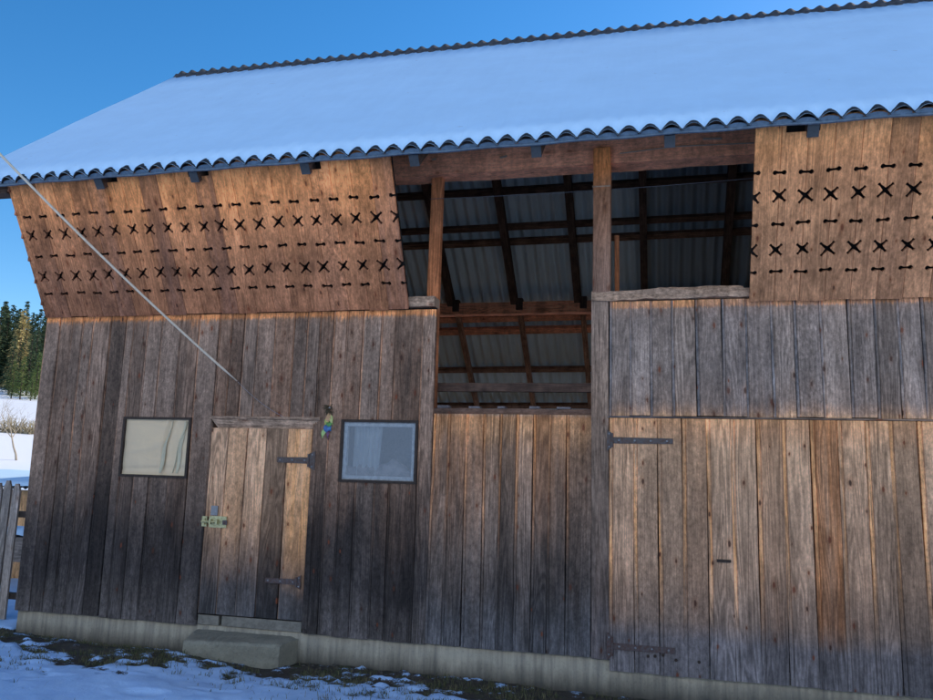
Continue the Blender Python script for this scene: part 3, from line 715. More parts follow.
# --- corrugated sheets, snow, ridge
LAM, AMP = .155, .028
XA, XB = -6.30, XR+.3
xs = np.arange(XA, XB+.001, LAM/12)
hump = lambda x: AMP*(2*np.abs(np.cos(np.pi*x/LAM))**.85-1)
wave = hump(xs)
def sheet(side, L, name, mats, thick=.012):
    wave = hump(xs) if side == 'front' else AMP*np.cos(2*np.pi*xs/LAM)
    mb = MB(); rws = [.0, L*.25, L*.5, L*.75, L-.02, L] if side == 'front' else [.0, L*.5, L]
    lay = []
    for n0 in (0, -thick):
        P = [[slope_pt(side, s_, x, h+n0) for x, h in zip(xs, wave)] for s_ in rws]; lay.append(P)
    mb.grid(lay[0], flip=(side == 'front'), mi=0); mb.grid(lay[1], flip=(side != 'front'), mi=1)
    mb.grid([lay[0][-1], lay[1][-1]], flip=(side == 'front'), mi=0)
    return mb.build(name, mats, barn, smooth=False)
sheet('front', LF, 'roof_sheet', [MW['sheet'], MW['sheet']])
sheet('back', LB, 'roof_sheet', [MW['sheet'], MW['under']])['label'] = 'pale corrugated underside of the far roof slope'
def snow(side, L):
    if side == 'front':
        t_ = np.array([-.004, .0, .012, .025, .04, .055, .07, .09, .115, .15, .2, .28, .4, .6, .9, 1.3, 1.8, 2.4, 3.0, 3.5, L-.10, L-.07]); xx = xs
    else: t_ = np.array([0, .2, L-.1]); xx = xs[::5]
    P = []
    wv = hump(xx)
    cr = .5+.5*np.cos(2*np.pi*xx/LAM)
    ir = np.round(xx/LAM)
    rj = (np.sin(ir*12.9898)*43758.5453) % 1
    for k, e in enumerate(t_):
        s_ = L-e
        back = .016+.042*cr**1.2*(.7+.6*rj)+.012*(fbm(xx*3, xx*0+2, 2, 5)-.5)
        a = sstep(np.full_like(xx, e)-back, -.01, .15)
        thick = .048+.02*(fbm(xx*.8, xx*0+e*1.2, 3, 71)-.5)
        hs = thick+.25*wv*np.exp(-e*3)+.05*wv + .010*(fbm(xx*3.5, xx*0+e*3.5, 3, 81)-.5)
        h = np.where(a <= 0, wv-.006, wv*(1-a)+(hs+wv*.0)*a)
        h = np.maximum(h, wv-.006) if e > .02 else h
        if k == len(t_)-1: h = wv-.006
        row = [slope_pt(side, s_, x, hh) for x, hh in zip(xx, h)]
        # rounded skirt at the rake
        row = [slope_pt(side, s_, xx[0]-.0, wv[0]-.006)]+row+[slope_pt(side, s_, xx[-1], wv[-1]-.006)]
        P.append(row)
    mb = MB(); mb.grid(P, flip=(side != 'front')); return mb.build('snow_cover', MW['snow'], barn, smooth=True)
snow('front', LF); snow('back', LB)
# ridge cap
rc = MB(); P = []
for s_, lift in ((-.16, .040), (-.11, .055), (-.05, .07), (0, .085), (.05, .07), (.11, .055), (.16, .040)):
    row = []
    for x in xs:
        h = .017*math.cos(2*math.pi*x/LAM)
        if s_ <= 0: q = slope_pt('front', -s_, x, h+lift)
        else: q = slope_pt('back', s_, x, h+lift)
        row.append(q)
    P.append(row)
rc.grid(P, flip=False); 
P2 = [[q+Vector((0, .0, -.045)) for q in P[0]], P[0]]; rc.grid(P2)
rc.build('ridge_cap', MW['ridge'], barn, smooth=True)
# pale eave strip under the waves
es = MB(); rows = []
for i, x in enumerate(np.arange(XA+.02, XB, LAM/4)):
    j = .002*math.sin(x*9)
    c0 = slope_pt('front', LF-.022, x, -AMP-.012+j); 
    rows.append([c0+Vector((0, .016, .0)), c0, c0+Vector((0, -.002, -.019+j)), c0+Vector((0, .014, -.021+j))])
es.grid([list(r) for r in rows]); es.build('eave_strip', MW['drip'], barn)
# foam closures: short pale lips at the troughs of the wave
lp = MB()
for k in range(int(math.ceil(XA/LAM)), int(XB/LAM)):
    xc = k*LAM; rws = []
    for t in np.linspace(-1, 1, 13):
        x = xc+t*LAM*.42; top = -AMP+.40*(float(hump(x))+AMP)-.004
        c0 = slope_pt('front', LF-.016, x, 0); 
        rws.append([slope_pt('front', LF-.016, x, -AMP-.014), slope_pt('front', LF-.016, x, min(top, float(hump(x))-.011))])
    lp.grid(rws)
lp.build('eave_closure', MW['drip'], barn)

# --- windows
def window(r, kind):
    x0, x1, z0, z1 = r; fr = MB(); t = .022
    fr.box(x0, x1, -.046, .03, z0, z0+t); fr.box(x0, x1, -.046, .03, z1-t, z1)
    fr.box(x0, x0+t, -.046, .03, z0+t, z1-t); fr.box(x1-t, x1, -.046, .03, z0+t, z1-t)
    wd = thing_part('window', (x0, 0, z0))
    fr.build('frame', MW['frame'], wd)
    a0, a1, b0, b1 = x0+t, x1-t, z0+t, z1-t
    if kind == 'film':
        nx_, nz_ = 70, 40; P = []
        for j in range(nz_+1):
            row = []; v = j/nz_
            for i in range(nx_+1):
                u = i/nx_
                y = -.02+.004*mnoise.noise(Vector((u*3, v*5, 1)))+.002*mnoise.noise(Vector((u*9, v*4, 4)))
                ctr = .70-.06*math.sin(v*2.2+.3)-.10*(1-v)
                y += -.013*math.exp(-((u-ctr)/.03)**2)+.010*math.exp(-((u-ctr-.06)/.035)**2)-.006*math.exp(-((u-ctr-.17)/.04)**2)
                y += .006*math.exp(-((v-.1-.04*u)/.03)**2)
                row.append((a0+(a1-a0)*u, y, b0+(b1-b0)*v))
            P.append(row)
        mb = MB(); mb.grid(P); o = mb.build('pane', MW['film'], wd, smooth=True); o['label'] = 'creased milky plastic sheet pane'
        bk = MB(); bk.box(a0, a1, .04, .06, b0, b1); bk.build('backing', MW['dark'], wd)
        for (u0, u1, w0_, w1_, yy) in ((.60, .74, .07, .03, -.036), (.86, .93, .05, .09, -.033), (.80, .97, .012, .02, -.038)):
            fm = MB(); P = []
            for i in range(25):
                t = i/24; uc = u0+(u1-u0)*t**1.3+.012*math.sin(t*9); hw = (w0_+(w1_-w0_)*t)*(.35+.65*math.sin(min(1, t*1.1+.08)*math.pi)**.6)/2; z_ = b0+.02+(b1-b0-.035)*t
                P.append([(a0+(a1-a0)*(uc-hw), -.026, z_), (a0+(a1-a0)*uc, yy, z_), (a0+(a1-a0)*(uc+hw*.6), yy+.003, z_), (a0+(a1-a0)*(uc+hw), -.026, z_)])
            fm.grid(P); fm.build('plastic_fold', MW['film_grey'], wd, smooth=True)
    else:
        q = .036; sm_ = MB(); 
        sm_.box(a0, a1, -.028, .01, b0, b0+q); sm_.box(a0, a1, -.028, .01, b1-q, b1); sm_.box(a0, a0+q, -.0278, .01, b0+q, b1-q); sm_.box(a1-q*.9, a1, -.0278, .01, b0+q, b1-q)
        sm_.build('sash', MW['sash'], wd)
        gl = MB(); gl.v += [Vector((a0+.01, -.033, b0+.01)), Vector((a1-.01, -.033, b0+.01)), Vector((a1-.01, -.033, b1-.01)), Vector((a0+.01, -.033, b1-.01))]; gl.face((0, 1, 2, 3)); o = gl.build('pane', MW['glass'], wd); o['label'] = 'dusty glass pane'
        bk = MB(); bk.box(a0-.1, a1+.1, .5, .52, b0-.1, b1+.1); bk.box(a0-.12, a0-.1, .02, .5, b0-.1, b1+.1); bk.box(a1+.1, a1+.12, .02, .5, b0-.1, b1+.1); bk.build('backing', plain('dim_interior', (.16, .165, .175), .9), wd)
        cu = MB(); P = []
        for j in range(13):
            v = j/12; row = []
            for i in range(41):
                u = i/40; xx_ = a0+q+(a1-a0)*(.06+.40*u)-.03*(1-v)*u
                row.append((xx_, .03+.010*math.sin(u*26+v*1.5)+.004*math.sin(u*61), b0+.03+(b1-b0-.05)*v))
            P.append(row)
        cu.grid(P); cu.build('curtain', MW['curtain'], wd, smooth=True)
        hp = MB(); P = []
        for i in range(31):
            u = i/30; hgt = .05+.07*math.exp(-((u-.25)/.22)**2)+.10*math.exp(-((u-.68)/.17)**2)+.01*math.sin(u*40)
            P.append([(a0+(a1-a0)*u, .02, b0+.01), (a0+(a1-a0)*u, .018, b0+.03+hgt*.6), (a0+(a1-a0)*u, .05, b0+.03+hgt), (a0+(a1-a0)*u, .12, b0+.02+hgt)])
        hp.grid(P); hp.build('stored_sacks', MW['sacks'], wd, smooth=True)
    return wd
def thing_part(name, loc):
    o = bpy.data.objects.new(name, None); COL.objects.link(o); o.parent = barn; o.matrix_parent_inverse = parent_world(barn).inverted(); o.location = loc; o.empty_display_size = .1; return o
window(W1, 'film')['label'] = 'left window with a creased cream plastic sheet'
window(W2, 'glass')['label'] = 'right window with dusty glass and a pale curtain behind'

# --- small door
dr = thing_part('door', (DX0, 0, DZ0)); dr['label'] = 'small plank door with brass latch and two strap hinges'
mb = MB(); T = .075
bx = [at(px, 500, -.03).x for px in (204.5, 220, 241, 261, 284, 304)]
bx = [DX0+.01, -3.77, -3.57, -3.38, -3.175, DX1-.012]
bx = [DX0+.01, DX0+.185, DX0+.375, DX0+.565, DX0+.775, DX1-.012]
bds = [(.45, .15, .21), (.55, .38, .43), (.68, .2, .62), (.02, .0, .84), (.55, .85, .15)]
for a, c_, bd in zip(bx, bx[1:], bds): mb.board(a+.002, c_-.002, DZ0+.012, DZ1-T-.002, -.0, -.032-random.uniform(0, .005), bd, n=12)
mb.build('planks', MW['door'], dr)
mb = MB()   # bevelled head trim
A0, A1 = DX0, DX1+.045; n = len(mb.v)
pts = [(A0, -.036, DZ1+.005), (A1, -.036, DZ1+.005), (A1-.07, -.012, DZ1-T), (A0+.06, -.012, DZ1-T), (A0, .0, DZ1+.005), (A1, .0, DZ1+.005), (A1-.07, .0, DZ1-T), (A0+.06, .0, DZ1-T)]
mb.v += [Vector(p) for p in pts]
bd = (.6, .2, .4)
mb.face((3, 2, 1, 0), [(.0, 0), (0, .9), (.09, .9), (.09, 0)], bd); mb.face((0, 1, 5, 4), None, bd); mb.face((7, 6, 2, 3), None, bd); mb.face((0, 4, 7, 3), None, bd); mb.face((1, 2, 6, 5), None, bd)
mb.box(A0-.01, A1+.01, -.048, -.004, DZ1+.007, DZ1+.03, (.4, .3, .2))
mb.build('head_trim', MW['grey'], dr)
mb = MB(); mb.board(DX1-.010, DX1+.04, DZ0-.05, DZ1-.03, -.0, -.038, (.35, .3, .6), n=10); mb.build('door_frame', MW['left'], dr)
mb = MB(); mb.board(DX0-.012, DX0+.008, DZ0-.05, DZ1-.03, -.0, -.034, (.2, .1, .6), n=10); mb.build('door_frame', MW['left'], dr)
mb = MB(); mb.box(DX0+.01, DX0+.215, -.02, .06, DZ0-.085, DZ0-.004); mb.box(DX0+.245, DX1-.02, -.018, .06, DZ0-.085, DZ0-.001); mb.build('threshold', plain('pale_worn_wood', (.27, .24, .19), .9, c2=(.17, .15, .12), scale=24), dr)
mb = MB(); mb.box(DX0+.01, DX1-.01, .04, .06, DZ0-.08, DZ1-.02); mb.build('door_backing', MW['dark'], dr)
def strap(parent, x_tip, x_hinge, z, y, hgt, plate, mat, nr=3, tip=.0):
    mb = MB(); sgn = 1 if x_hinge > x_tip else -1
    P0, P1 = (x_tip, x_hinge) if sgn > 0 else (x_hinge, x_tip); t = .006
    n = len(mb.v); h0, h1 = (hgt*.42, hgt*.5) if sgn > 0 else (hgt*.5, hgt*.42)
    mb.v += [Vector(p) for p in ((P0, y, z-h0), (P1, y, z-h1), (P1, y, z+h1), (P0, y, z+h0), (P0, y+t, z-h0), (P1, y+t, z-h1), (P1, y+t, z+h1), (P0, y+t, z+h0))]
    for q in ((0, 1, 2, 3), (5, 4, 7, 6), (0, 4, 5, 1), (3, 2, 6, 7), (0, 3, 7, 4), (1, 5, 6, 2)): mb.face([n+k for k in q])
    o = mb.build('hinge', mat, parent)
    rv = MB()
    pw, ph = plate; c_ = x_hinge+sgn*(pw/2+.012)
    rv.tube([(x_hinge+sgn*.006, y-.006, z-ph*.33), (x_hinge+sgn*.006, y-.006, z+ph*.33)], .0085, 8)
    n = len(rv.v); q = [(c_-pw/2, z-ph*.36), (c_+pw/2, z-ph/2), (c_+pw/2, z+ph/2), (c_-pw/2, z+ph*.36)]
    if sgn < 0: q = [(c_-pw/2, z-ph/2), (c_+pw/2, z-ph*.36), (c_+pw/2, z+ph*.36), (c_-pw/2, z+ph/2)]
    rv.v += [Vector((a, y-.002, b_)) for a, b_ in q]+[Vector((a, y+.006, b_)) for a, b_ in q]
    for k in ((0, 1, 2, 3), (4, 7, 6, 5), (0, 4, 5, 1), (1, 5, 6, 2), (2, 6, 7, 3), (3, 7, 4, 0)): rv.face([n+i for i in k])
    rv.build('hinge_plate', mat, parent)
    for i in range(nr):
        rm = MB(); x_ = P0+(P1-P0)*(.1+.8*i/max(nr-1, 1)); rm.tube([(x_, y+.001, z), (x_, y-.004, z), (x_, y-.007, z)], [.009, .0085, .004], 8); rm.build('rivet', MW['rivet'], parent)
    for s_ in (-1, 1): rm = MB(); rm.tube([(c_, y, z+s_*ph*.3), (c_, y-.005, z+s_*ph*.3), (c_, y-.008, z+s_*ph*.3)], [.008, .0075, .003], 8); rm.build('rivet', MW['rivet'], parent)
h = at(293, 460, -.045); t0 = at(277, 460.5, -.045); t1 = at(308, 460, -.045)
strap(dr, t0.x, t1.x, h.z, -.046, .056, (.055, .17), MW['iron'])
t0 = at(265, 580, -.045); t1 = at(296, 580, -.045); strap(dr, t0.x, t1.x, t0.z, -.046, .048, (.03, .12), MW['rust'])
# brass latch
lt = MB(); p = at(202.5, 521, -.04); q = at(227, 521, -.04); zc = p.z; x0 = p.x
lt.box(x0, x0+.05, -.052, -.04, zc-.045, zc+.045); lt.box(x0+.072, q.x, -.050, -.04, zc-.05, zc+.05)
lt.box(x0+.012, x0+.038, -.068, -.052, zc-.03, zc+.03)
lt.tube([(x0+.005, -.064, zc), (x0+.16, -.064, zc)], .011, 10); lt.tube([(x0+.13, -.064, zc), (x0+.13, -.09, zc-.012)], .007, 8)
for k in (.085, .15): lt.box(x0+k, x0+k+.018, -.079, -.05, zc-.022, zc+.022)
lt.build('latch', MW['brass'], dr)
lt = MB(); lt.box(x0+.078, x0+.145, -.044, -.036, zc+.055, zc+.14); lt.build('patch_plate', MW['rivet'], dr)
lt = MB(); lt.box(q.x-.035, q.x+.008, -.058, -.05, zc-.022, zc+.018); lt.build('keeper', MW['rust'], dr)

# --- big gate on the right
gt = thing_part('gate', (-.34, 0, .14)); gt['label'] = 'big plank gate with long iron strap hinge'
mb = MB(); x = -.341; i = 0
ends = [at(px, 500, -.04).x for px in (634, 658, 682.5, 707, 732, 757.5, 784, 812.5, 840, 868, 893, 921.5)]
while ends[-1] < 3.4: ends.append(ends[-1]+.185)
for i, e in enumerate(ends):
    bd = (random.uniform(.2, .9), max(0, random.gauss(.05, .12)), random.random())
    if i == 8: bd = (.25, 1.0, .37)
    if i == 11: bd = (.0, .0, .73)
    mb.board(x+.0015, e-.0015, .135+random.uniform(-.004, .004)-.0*x, 2.085, -.008, -.042-random.uniform(0, .004), bd, n=12, groove=.026); x = e
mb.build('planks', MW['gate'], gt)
mb = MB(); mb.box(-.35, 3.42, -.047, -.004, 2.089, 2.101, (.3, .3, .2)); mb.build('drip_rail', MW['jamb'], gt)
a, c_ = at(673, 441, -.05), at(613, 440.5, -.05)
strap(gt, a.x, c_.x, (a.z+c_.z)/2, -.053, .052, (.036, .17), MW['iron'], 4)
a, c_ = at(675, 650, -.05), at(613, 647, -.05)
strap(gt, a.x, c_.x, (a.z+c_.z)/2, -.053, .05, (.036, .21), MW['rust'], 4)
hm = MB(); p = at(717, 560.5, -.05); q = at(731, 561, -.05); hm.box(p.x, q.x, -.058, -.04, p.z-.010, p.z+.010); hm.build('handle_slot', MW['frame'], gt)
for px, py in ((648, 656), (655, 656), (663, 655), (676, 660), (699, 662)): 
    nl = MB(); p = at(px, py, -.046); nl.tube([p, p+Vector((0, -.006, 0))], .012, 8); nl.build('bolt_head', MW['frame'], gt)

# ================================================================== STEP
st = MB()
bmx = bmesh.new()
def step_pt(u, v, z):   # u across, v front->back
    A = Vector((-3.80, -.44)); B = Vector((-3.0, -.30)); Cc = Vector((-2.97, -.02)); D_ = Vector((-3.95, -.02))
    p = A.lerp(B, u).lerp(D_.lerp(Cc, u), v); return Vector((p.x, p.y, z))
nu, nv, nw = 90, 12, 10
def jag(p, edge):
    n = mnoise.noise(p*5)*.004+mnoise.noise(p*26)*.004+mnoise.noise(p*60)*.003
    return n
P = []
prof = [(0, -.12), (0, 0), (0, .025), (0, .05), (0, .075), (0, .10), (0, .125), (.0, .148), (.03, .168), (.08, .175), (.16, .177), (.24, .178), (.35, .178), (.46, .18), (.6, .18), (.8, .18), (1, .18)]
for i in range(nu+1):
    u = i/nu; row = []
    for (v, z) in prof:
        e = min(u, 1-u)*1.05; drop = max(0, .012-e)*.6; ins = max(0, .012-e)*.25
        chip = .03*math.exp(-((u-.985)/.02)**2)*(z > .09)+.014*math.exp(-((u-.3)/.02)**2)*(z > .14)+.008*math.exp(-((u-.01)/.015)**2)*(z > .12)
        p = step_pt(u, v+ins/.4+chip*.8, z-drop*(z > .1)-chip*.5+.012*(1-u)*(z > .12)*0)
        k = jag(p, 0); p += Vector((k*.6, -k if v < .1 else 0, k if v > .02 else k*.3)); row.append(p)
    P.append(row)
st.grid(P); n0 = len(prof)
st.face([0*n0+k for k in range(n0)]+[]); 
# end caps down to the ground
def cap(i, u):
    b0 = len(st.v); top = P[i]; n = len(top)
    st.v += [Vector(p) for p in top]+[Vector((p.x, p.y, -.12)) for p in top]
    for k in range(n-1): st.face((b0+k, b0+n+k, b0+n+k+1, b0+k+1) if u else (b0+k+1, b0+n+k+1, b0+n+k, b0+k))
cap(0, 0); cap(nu, 1)
def mat_step():
    k = NT('old_concrete_step'); tc = k.n('ShaderNodeTexCoord'); P_ = tc.outputs['Object']
    a = k.noise(P_, 5, 6, .7); b_ = k.noise(P_, 70, 4, .75)
    c = k.mix(k.mr(a, .3, .7), (.24, .215, .155), (.38, .34, .245)); c = k.mix(k.mr(b_, .52, .75, 0, .6), c, (.11, .10, .08))
    geo = k.n('ShaderNodeNewGeometry'); sp = k.n('ShaderNodeSeparateXYZ'); k.t.links.new(geo.outputs['Normal'], sp.inputs[0])
    k.col(c); k.rough(.92); k.bump(k.math('ADD', a, k.math('MULTIPLY', b_, .7)), .8, .012); return k.m
o = st.build('concrete_step', mat_step(), smooth=False)
tag(o, 'low chipped concrete step on the ground in front of the small door', 'step')

# ================================================================== CABLE + WIRE + ORNAMENT
A = at(237, 381, -.03); Bp = CAM+ray(-60, 91)*(4.9/ray(-60, 91).y)
d0 = (A-Bp); cb = MB(); pts = []
E_ = Bp+(Bp-A)*2.2+Vector((0, 0, 1.72))
for i in range(61):
    t = i/60; p = A.lerp(E_, t); p.z -= 2.5*t*(1-t); pts.append(p)
# re-aim so that it hangs through the measured middle point
cb.tube(pts, [.005]+[.0108-.0008*i/60 for i in range(60)], 8); 
o = cb.build('cable', MW['cable'], smooth=True); tag(o, 'pale rope-like cable slanting down to the dark plank wall beside the left window', 'cable')
wr_ = MB(); a, c_ = at(430, 199, .03), at(757, 178, .03); wr_.tube([a.lerp(c_, i/20)+Vector((0, 0, -.02*4*(i/20)*(1-i/20))) for i in range(21)], .0025, 5)
o = wr_.build('wire', MW['wire']); tag(o, 'thin dark wire stretched across the upper opening of the barn', 'wire')
wr2 = MB(); a, c_ = at(238, 382, -.045), at(286, 418, -.045); wr2.tube([a.lerp(c_, i/20)+Vector((0, 0, -.03*4*(i/20)*(1-i/20))) for i in range(21)], .0018, 5)
o = wr2.build('wire', plain('grey_wire', (.3, .29, .29), .6, bump=0)); tag(o, 'thin grey wire from the cable end down to the top of the small door', 'wire')

orn = thing('ribbon_ornament', 'small rainbow ribbon ornament hanging on the wall between small door and glass window', 'ornament', at(329, 409, -.04))
nail = MB(); p = at(331, 408, -.04); nail.tube([p+Vector((0, .01, 0)), p+Vector((0, -.03, 0)), p+Vector((0, -.032, 0))], [.004, .004, .008], 8); nail.build('nail', MW['rivet'], orn)
tf = MB()
for _ in range(40):
    p = at(329+random.uniform(-2.5, 2.5), 409+random.uniform(-3, 3), -.05); d_ = Vector((random.gauss(-.3, .6), random.gauss(0, .25), random.gauss(-.2, .7))).normalized()*random.uniform(.03, .06); tf.tube([p, p+d_*.6, p+d_+Vector((0, 0, -.012))], [.003, .003, .001], 4)
tf.build('straw_tuft', plain('brown_straw', (.12, .085, .045), .9, scale=50, bump=0), orn)
def ribbon(name, p0, p1, w0, w1, col, curl=.012):
    mb = MB(); P = []; a = at(*p0, -.05); b_ = at(*p1, -.055); side = (b_-a).cross(Vector((0, 1, 0))).normalized()
    for i in range(11):
        t = i/10; c = a.lerp(b_, t)+Vector((0, -.014*math.sin(t*3.1), 0)); w_ = w0+(w1-w0)*math.sin(min(1, t*1.15)*math.pi)**.8 if w1 > w0 else w0*(1-t)
        P.append([c-side*w_+Vector((0, -curl*.3, 0)), c-side*w_*.4+Vector((0, curl*.4*math.sin(t*8), 0)), c+side*w_*.4, c+side*w_+Vector((0, curl*math.sin(t*6), 0))])
    mb.grid(P); return mb.build(name, plain('ribbon_'+str(len(bpy.data.materials)), col, .55, scale=60, bump=.05), orn, smooth=True)
ribbon('ribbon', (329.5, 413), (328, 425), .006, .022, (.60, .33, .16)); ribbon('ribbon', (330, 415), (325, 426), .006, .018, (.50, .48, .12)); ribbon('ribbon', (330.5, 415), (333.2, 425), .005, .016, (.58, .58, .2))
ribbon('ribbon', (330, 419), (329.5, 428), .008, .030, (.14, .34, .09)); ribbon('ribbon', (329, 424), (326, 433), .010, .032, (.08, .17, .38)); ribbon('ribbon', (329, 425), (331, 431), .008, .02, (.10, .24, .44)); ribbon('ribbon', (325.5, 428), (322.5, 438), .006, .018, (.45, .58, .20)); ribbon('ribbon', (328.5, 428), (328.5, 440), .004, .012, (.20, .08, .14))

# ================================================================== FENCE + SHED (left edge)
fe = thing('picket_fence', 'grey pointed picket fence beside the barn corner', 'fence', (-6.8, .25, 0))
for i, x in enumerate([-6.235, -6.345, -6.455, -6.565, -6.675, -6.785, -6.895, -7.005]):
    mb = MB(); hz = 1.33+random.uniform(-.02, .02); w_ = .088; y = .2; n = len(mb.v)
    lean = random.uniform(-.01, .01)
    out = [(x-w_/2, 0), (x+w_/2, 0), (x+w_/2+lean, hz-.07), (x+w_*.2+lean, hz), (x-w_*.2+lean, hz), (x-w_/2+lean, hz-.07)]
    mb.v += [Vector((a, y, z+.06)) for a, z in out]+[Vector((a, y+.022, z+.06)) for a, z in out]
    bd = R3(); mb.face([n+k for k in range(6)], [(a-x+.05, z) for a, z in out], bd); mb.face([n+6+k for k in range(6)][::-1], [(a-x+.05, z) for a, z in out][::-1], bd)
    for k in range(6): mb.face((n+(k+1) % 6, n+k, n+6+k, n+6+(k+1) % 6), None, bd)
    mb.build('picket', MW['picket'], fe)
for z in (.28, 1.07):
    mb = MB(); mb.box(-7.3, -5.93, .225, .275, z-.03, z+.03); mb.build('rail', MW['frame'], fe)
mb = MB(); mb.box(-6.02, -5.93, .2, .29, .05, 1.18); mb.build('post', MW['rafter'], fe)
# shed
def shed():
    t = thing('low_shed', 'low board shed with blue snow on its roof behind the picket fence', 'shed', (-9, 2.8, 0))
    wf = MB(); x = -10.3
    while x < -8.25: wf.prism((x, 2.7, -.05), (1, 0, 0), (0, 0, 1), (0, 1, 0), .17, 1.24, .03, R3()); x += .175
    wf.build('front_wall', MW['shed'], t)
    ws = MB(); y = 2.73
    while y < 3.7: ws.prism((-8.25, y, -.05), (0, 1, 0), (0, 0, 1), (1, 0, 0), .17, 1.26+.06*(y-2.7), .03, R3()); y += .175
    ws.build('side_wall', MW['shed'], t)
    xs_ = np.arange(-10.5, -8.1, .02); P = [[(x, yy, 1.24+(yy-2.5)*.08+.012*math.cos(x*2*math.pi/.1)) for x in xs_] for yy in (2.5, 3.9)]
    rb = MB(); rb.grid(P); rb.grid([[(p[0], p[1]+.0, p[2]-.02) for p in P[0]], P[0]]); rb.build('roof', MW['sheet'], t)
    P = []
    for yy, h in ((2.49, .012), (2.5, .05), (2.56, .075), (2.9, .085), (3.4, .09), (3.9, .08)):
        P.append([(x, yy, 1.24+(yy-2.5)*.08+h+.01*math.sin(x*3)) for x in np.arange(-10.5, -8.08, .06)])
    sb = MB(); sb.grid(P); sb.build('snow_cover', MW['snow'], t, smooth=True)
shed()
bx_ = thing('wooden_trough', 'low wooden box with a snow lid seen in the gap beside the barn corner', 'box', (-8, 2.2, 0))
mb = MB(); mb.box(-8.4, -7.62, 1.95, 2.4, .34, .64, (.4, .2, .5)); mb.build('box', MW['picket'], bx_)
for lx in (-8.35, -7.67):
    for ly in (2.0, 2.35): mb = MB(); mb.box(lx-.03, lx+.03, ly-.03, ly+.03, -.05, .339); mb.build('leg', MW['rafter'], bx_)
P = [[(x, y, .645+.10*(1-((x+8.01)/.42)**6)*(1-((y-2.175)/.27)**6)+.004*math.sin(x*20)) for x in np.linspace(-8.42, -7.6, 18)] for y in np.linspace(1.92, 2.43, 14)]
mb = MB(); mb.grid(P); mb.build('snow_cover', MW['snow'], bx_, smooth=True)

# ================================================================== FIELD THINGS
def gz(x, y): return float(height(np.array([x]), np.array([y]))[0])
def az(px, dist):     # horizontal spot in the direction of a photo column, at a distance
    d = ray(px, 440); d = Vector((d.x, d.y)).normalized()*dist; return CAM.x+d.x, CAM.y+d.y
def mat_leaf(name, a, b_):
    k = NT(name); tc = k.n('ShaderNodeTexCoord'); n = k.noise(tc.outputs['Object'], 1.3, 4, .7)
    k.col(k.mix(k.mr(n, .35, .65), a, b_)); k.rough(.8); return k.m
LEAF = [mat_leaf('spruce_needles', (.03, .065, .035), (.10, .13, .05)), mat_leaf('larch_needles', (.40, .31, .11), (.55, .42, .17)), mat_leaf('green_needles', (.08, .14, .035), (.18, .21, .06))]
def conifer(name, label, H, R, mat, seed, dens=1.0, group='conifers on the hillside'):
    R *= 1.2
    rnd = random.Random(seed); t = thing(name, label, 'tree', (0, 0, 0), group)
    tr = MB(); tr.tube([(0, 0, -.6), (0, 0, H*.5), (.02, 0, H*.97)], [H*.018, H*.011, H*.002], 7); tr.build('trunk', MW['bark'], t)
    c = MB(); z = H*.10
    while z < H*.985:
        f = 1-(z/H); rr_ = R*(f**.85)*rnd.uniform(.75, 1.12)+.08
        for k in range(max(4, int((5+9*f)*dens))):
            an = rnd.random()*6.283; L = rr_*rnd.uniform(.6, 1.08); d = Vector((math.cos(an), math.sin(an), 0)); sdv = Vector((-d.y, d.x, 0))
            ns = max(3, int(L/.30))
            for q in range(ns):
                u = (q+rnd.random())/ns; p = d*(L*u)+Vector((0, 0, z+rnd.uniform(-.12, .12)-.42*L*u*u+.06*L*u))
                s_ = rnd.uniform(.16, .36)*(.5+.6*(1-u)+.15)*max(.6, H/10)
                tip = d*s_*rnd.uniform(.7, 1.3)+sdv*rnd.uniform(-.8, .8)*s_+Vector((0, 0, rnd.uniform(-.8, .1)*s_))
                sw = Vector((rnd.uniform(-1, 1), rnd.uniform(-1, 1), rnd.uniform(-.6, .6)))*s_*.6; n = len(c.v)
                c.v += [p-sw, p+sw, p+tip]; c.face((n, n+1, n+2))
        z += H*.020*rnd.uniform(.8, 1.3)
    c.build('crown', mat, t); return t
protos = [conifer('conifer_tree', 'dark green spruce in the wood on the hillside left of the barn', 14, 2.7, LEAF[0], 1), conifer('conifer_tree', 'yellowish larch standing out pale among the dark spruces', 13, 2.5, LEAF[1], 2, .9, 'pale larches on the hillside'), conifer('conifer_tree', 'small fresh green spruce at the lower edge of the wood', 6, 1.5, LEAF[2], 3, 1.0, 'young spruces at the edge of the wood')]
spots = [(1, 9, 110, .80), (1, 14, 117, .78), (0, 2, 135, .7), (0, 22, 128, .78), (0, 27, 122, .84), (0, 33, 120, .80), (0, 38, 124, .98), (0, 35, 112, .72), (0, 44, 120, .9), (0, 50, 117, .85), (0, -6, 125, .75), (0, -14, 120, .8),
         (2, 30, 98, .9), (2, 36, 100, 1.0), (2, 15, 95, .8), (2, 6, 96, .7), (0, 21, 104, .55), (0, 26, 106, .6), (0, 3, 103, .5), (0, 11, 108, .45), (2, 40, 96, .8), (2, 44, 100, .9), (1, 3, 122, .65), (1, 18, 130, .6), (2, 26, 93, .55),
         (0, 58, 125, .8), (0, 66, 118, .9), (1, 72, 120, .8), (0, -22, 122, .9), (1, -30, 118, .8)]
rs_ = random.Random(4)
for i in range(34): spots.append((rs_.choice([0, 0, 0, 0, 1, 2]), rs_.uniform(-14, 56), rs_.uniform(122, 165), rs_.uniform(.55, .88)))
for i in range(14): spots.append((rs_.choice([0, 0, 1, 0]), rs_.uniform(-120, -10), rs_.uniform(115, 150), rs_.uniform(.6, .95)))
used = set()
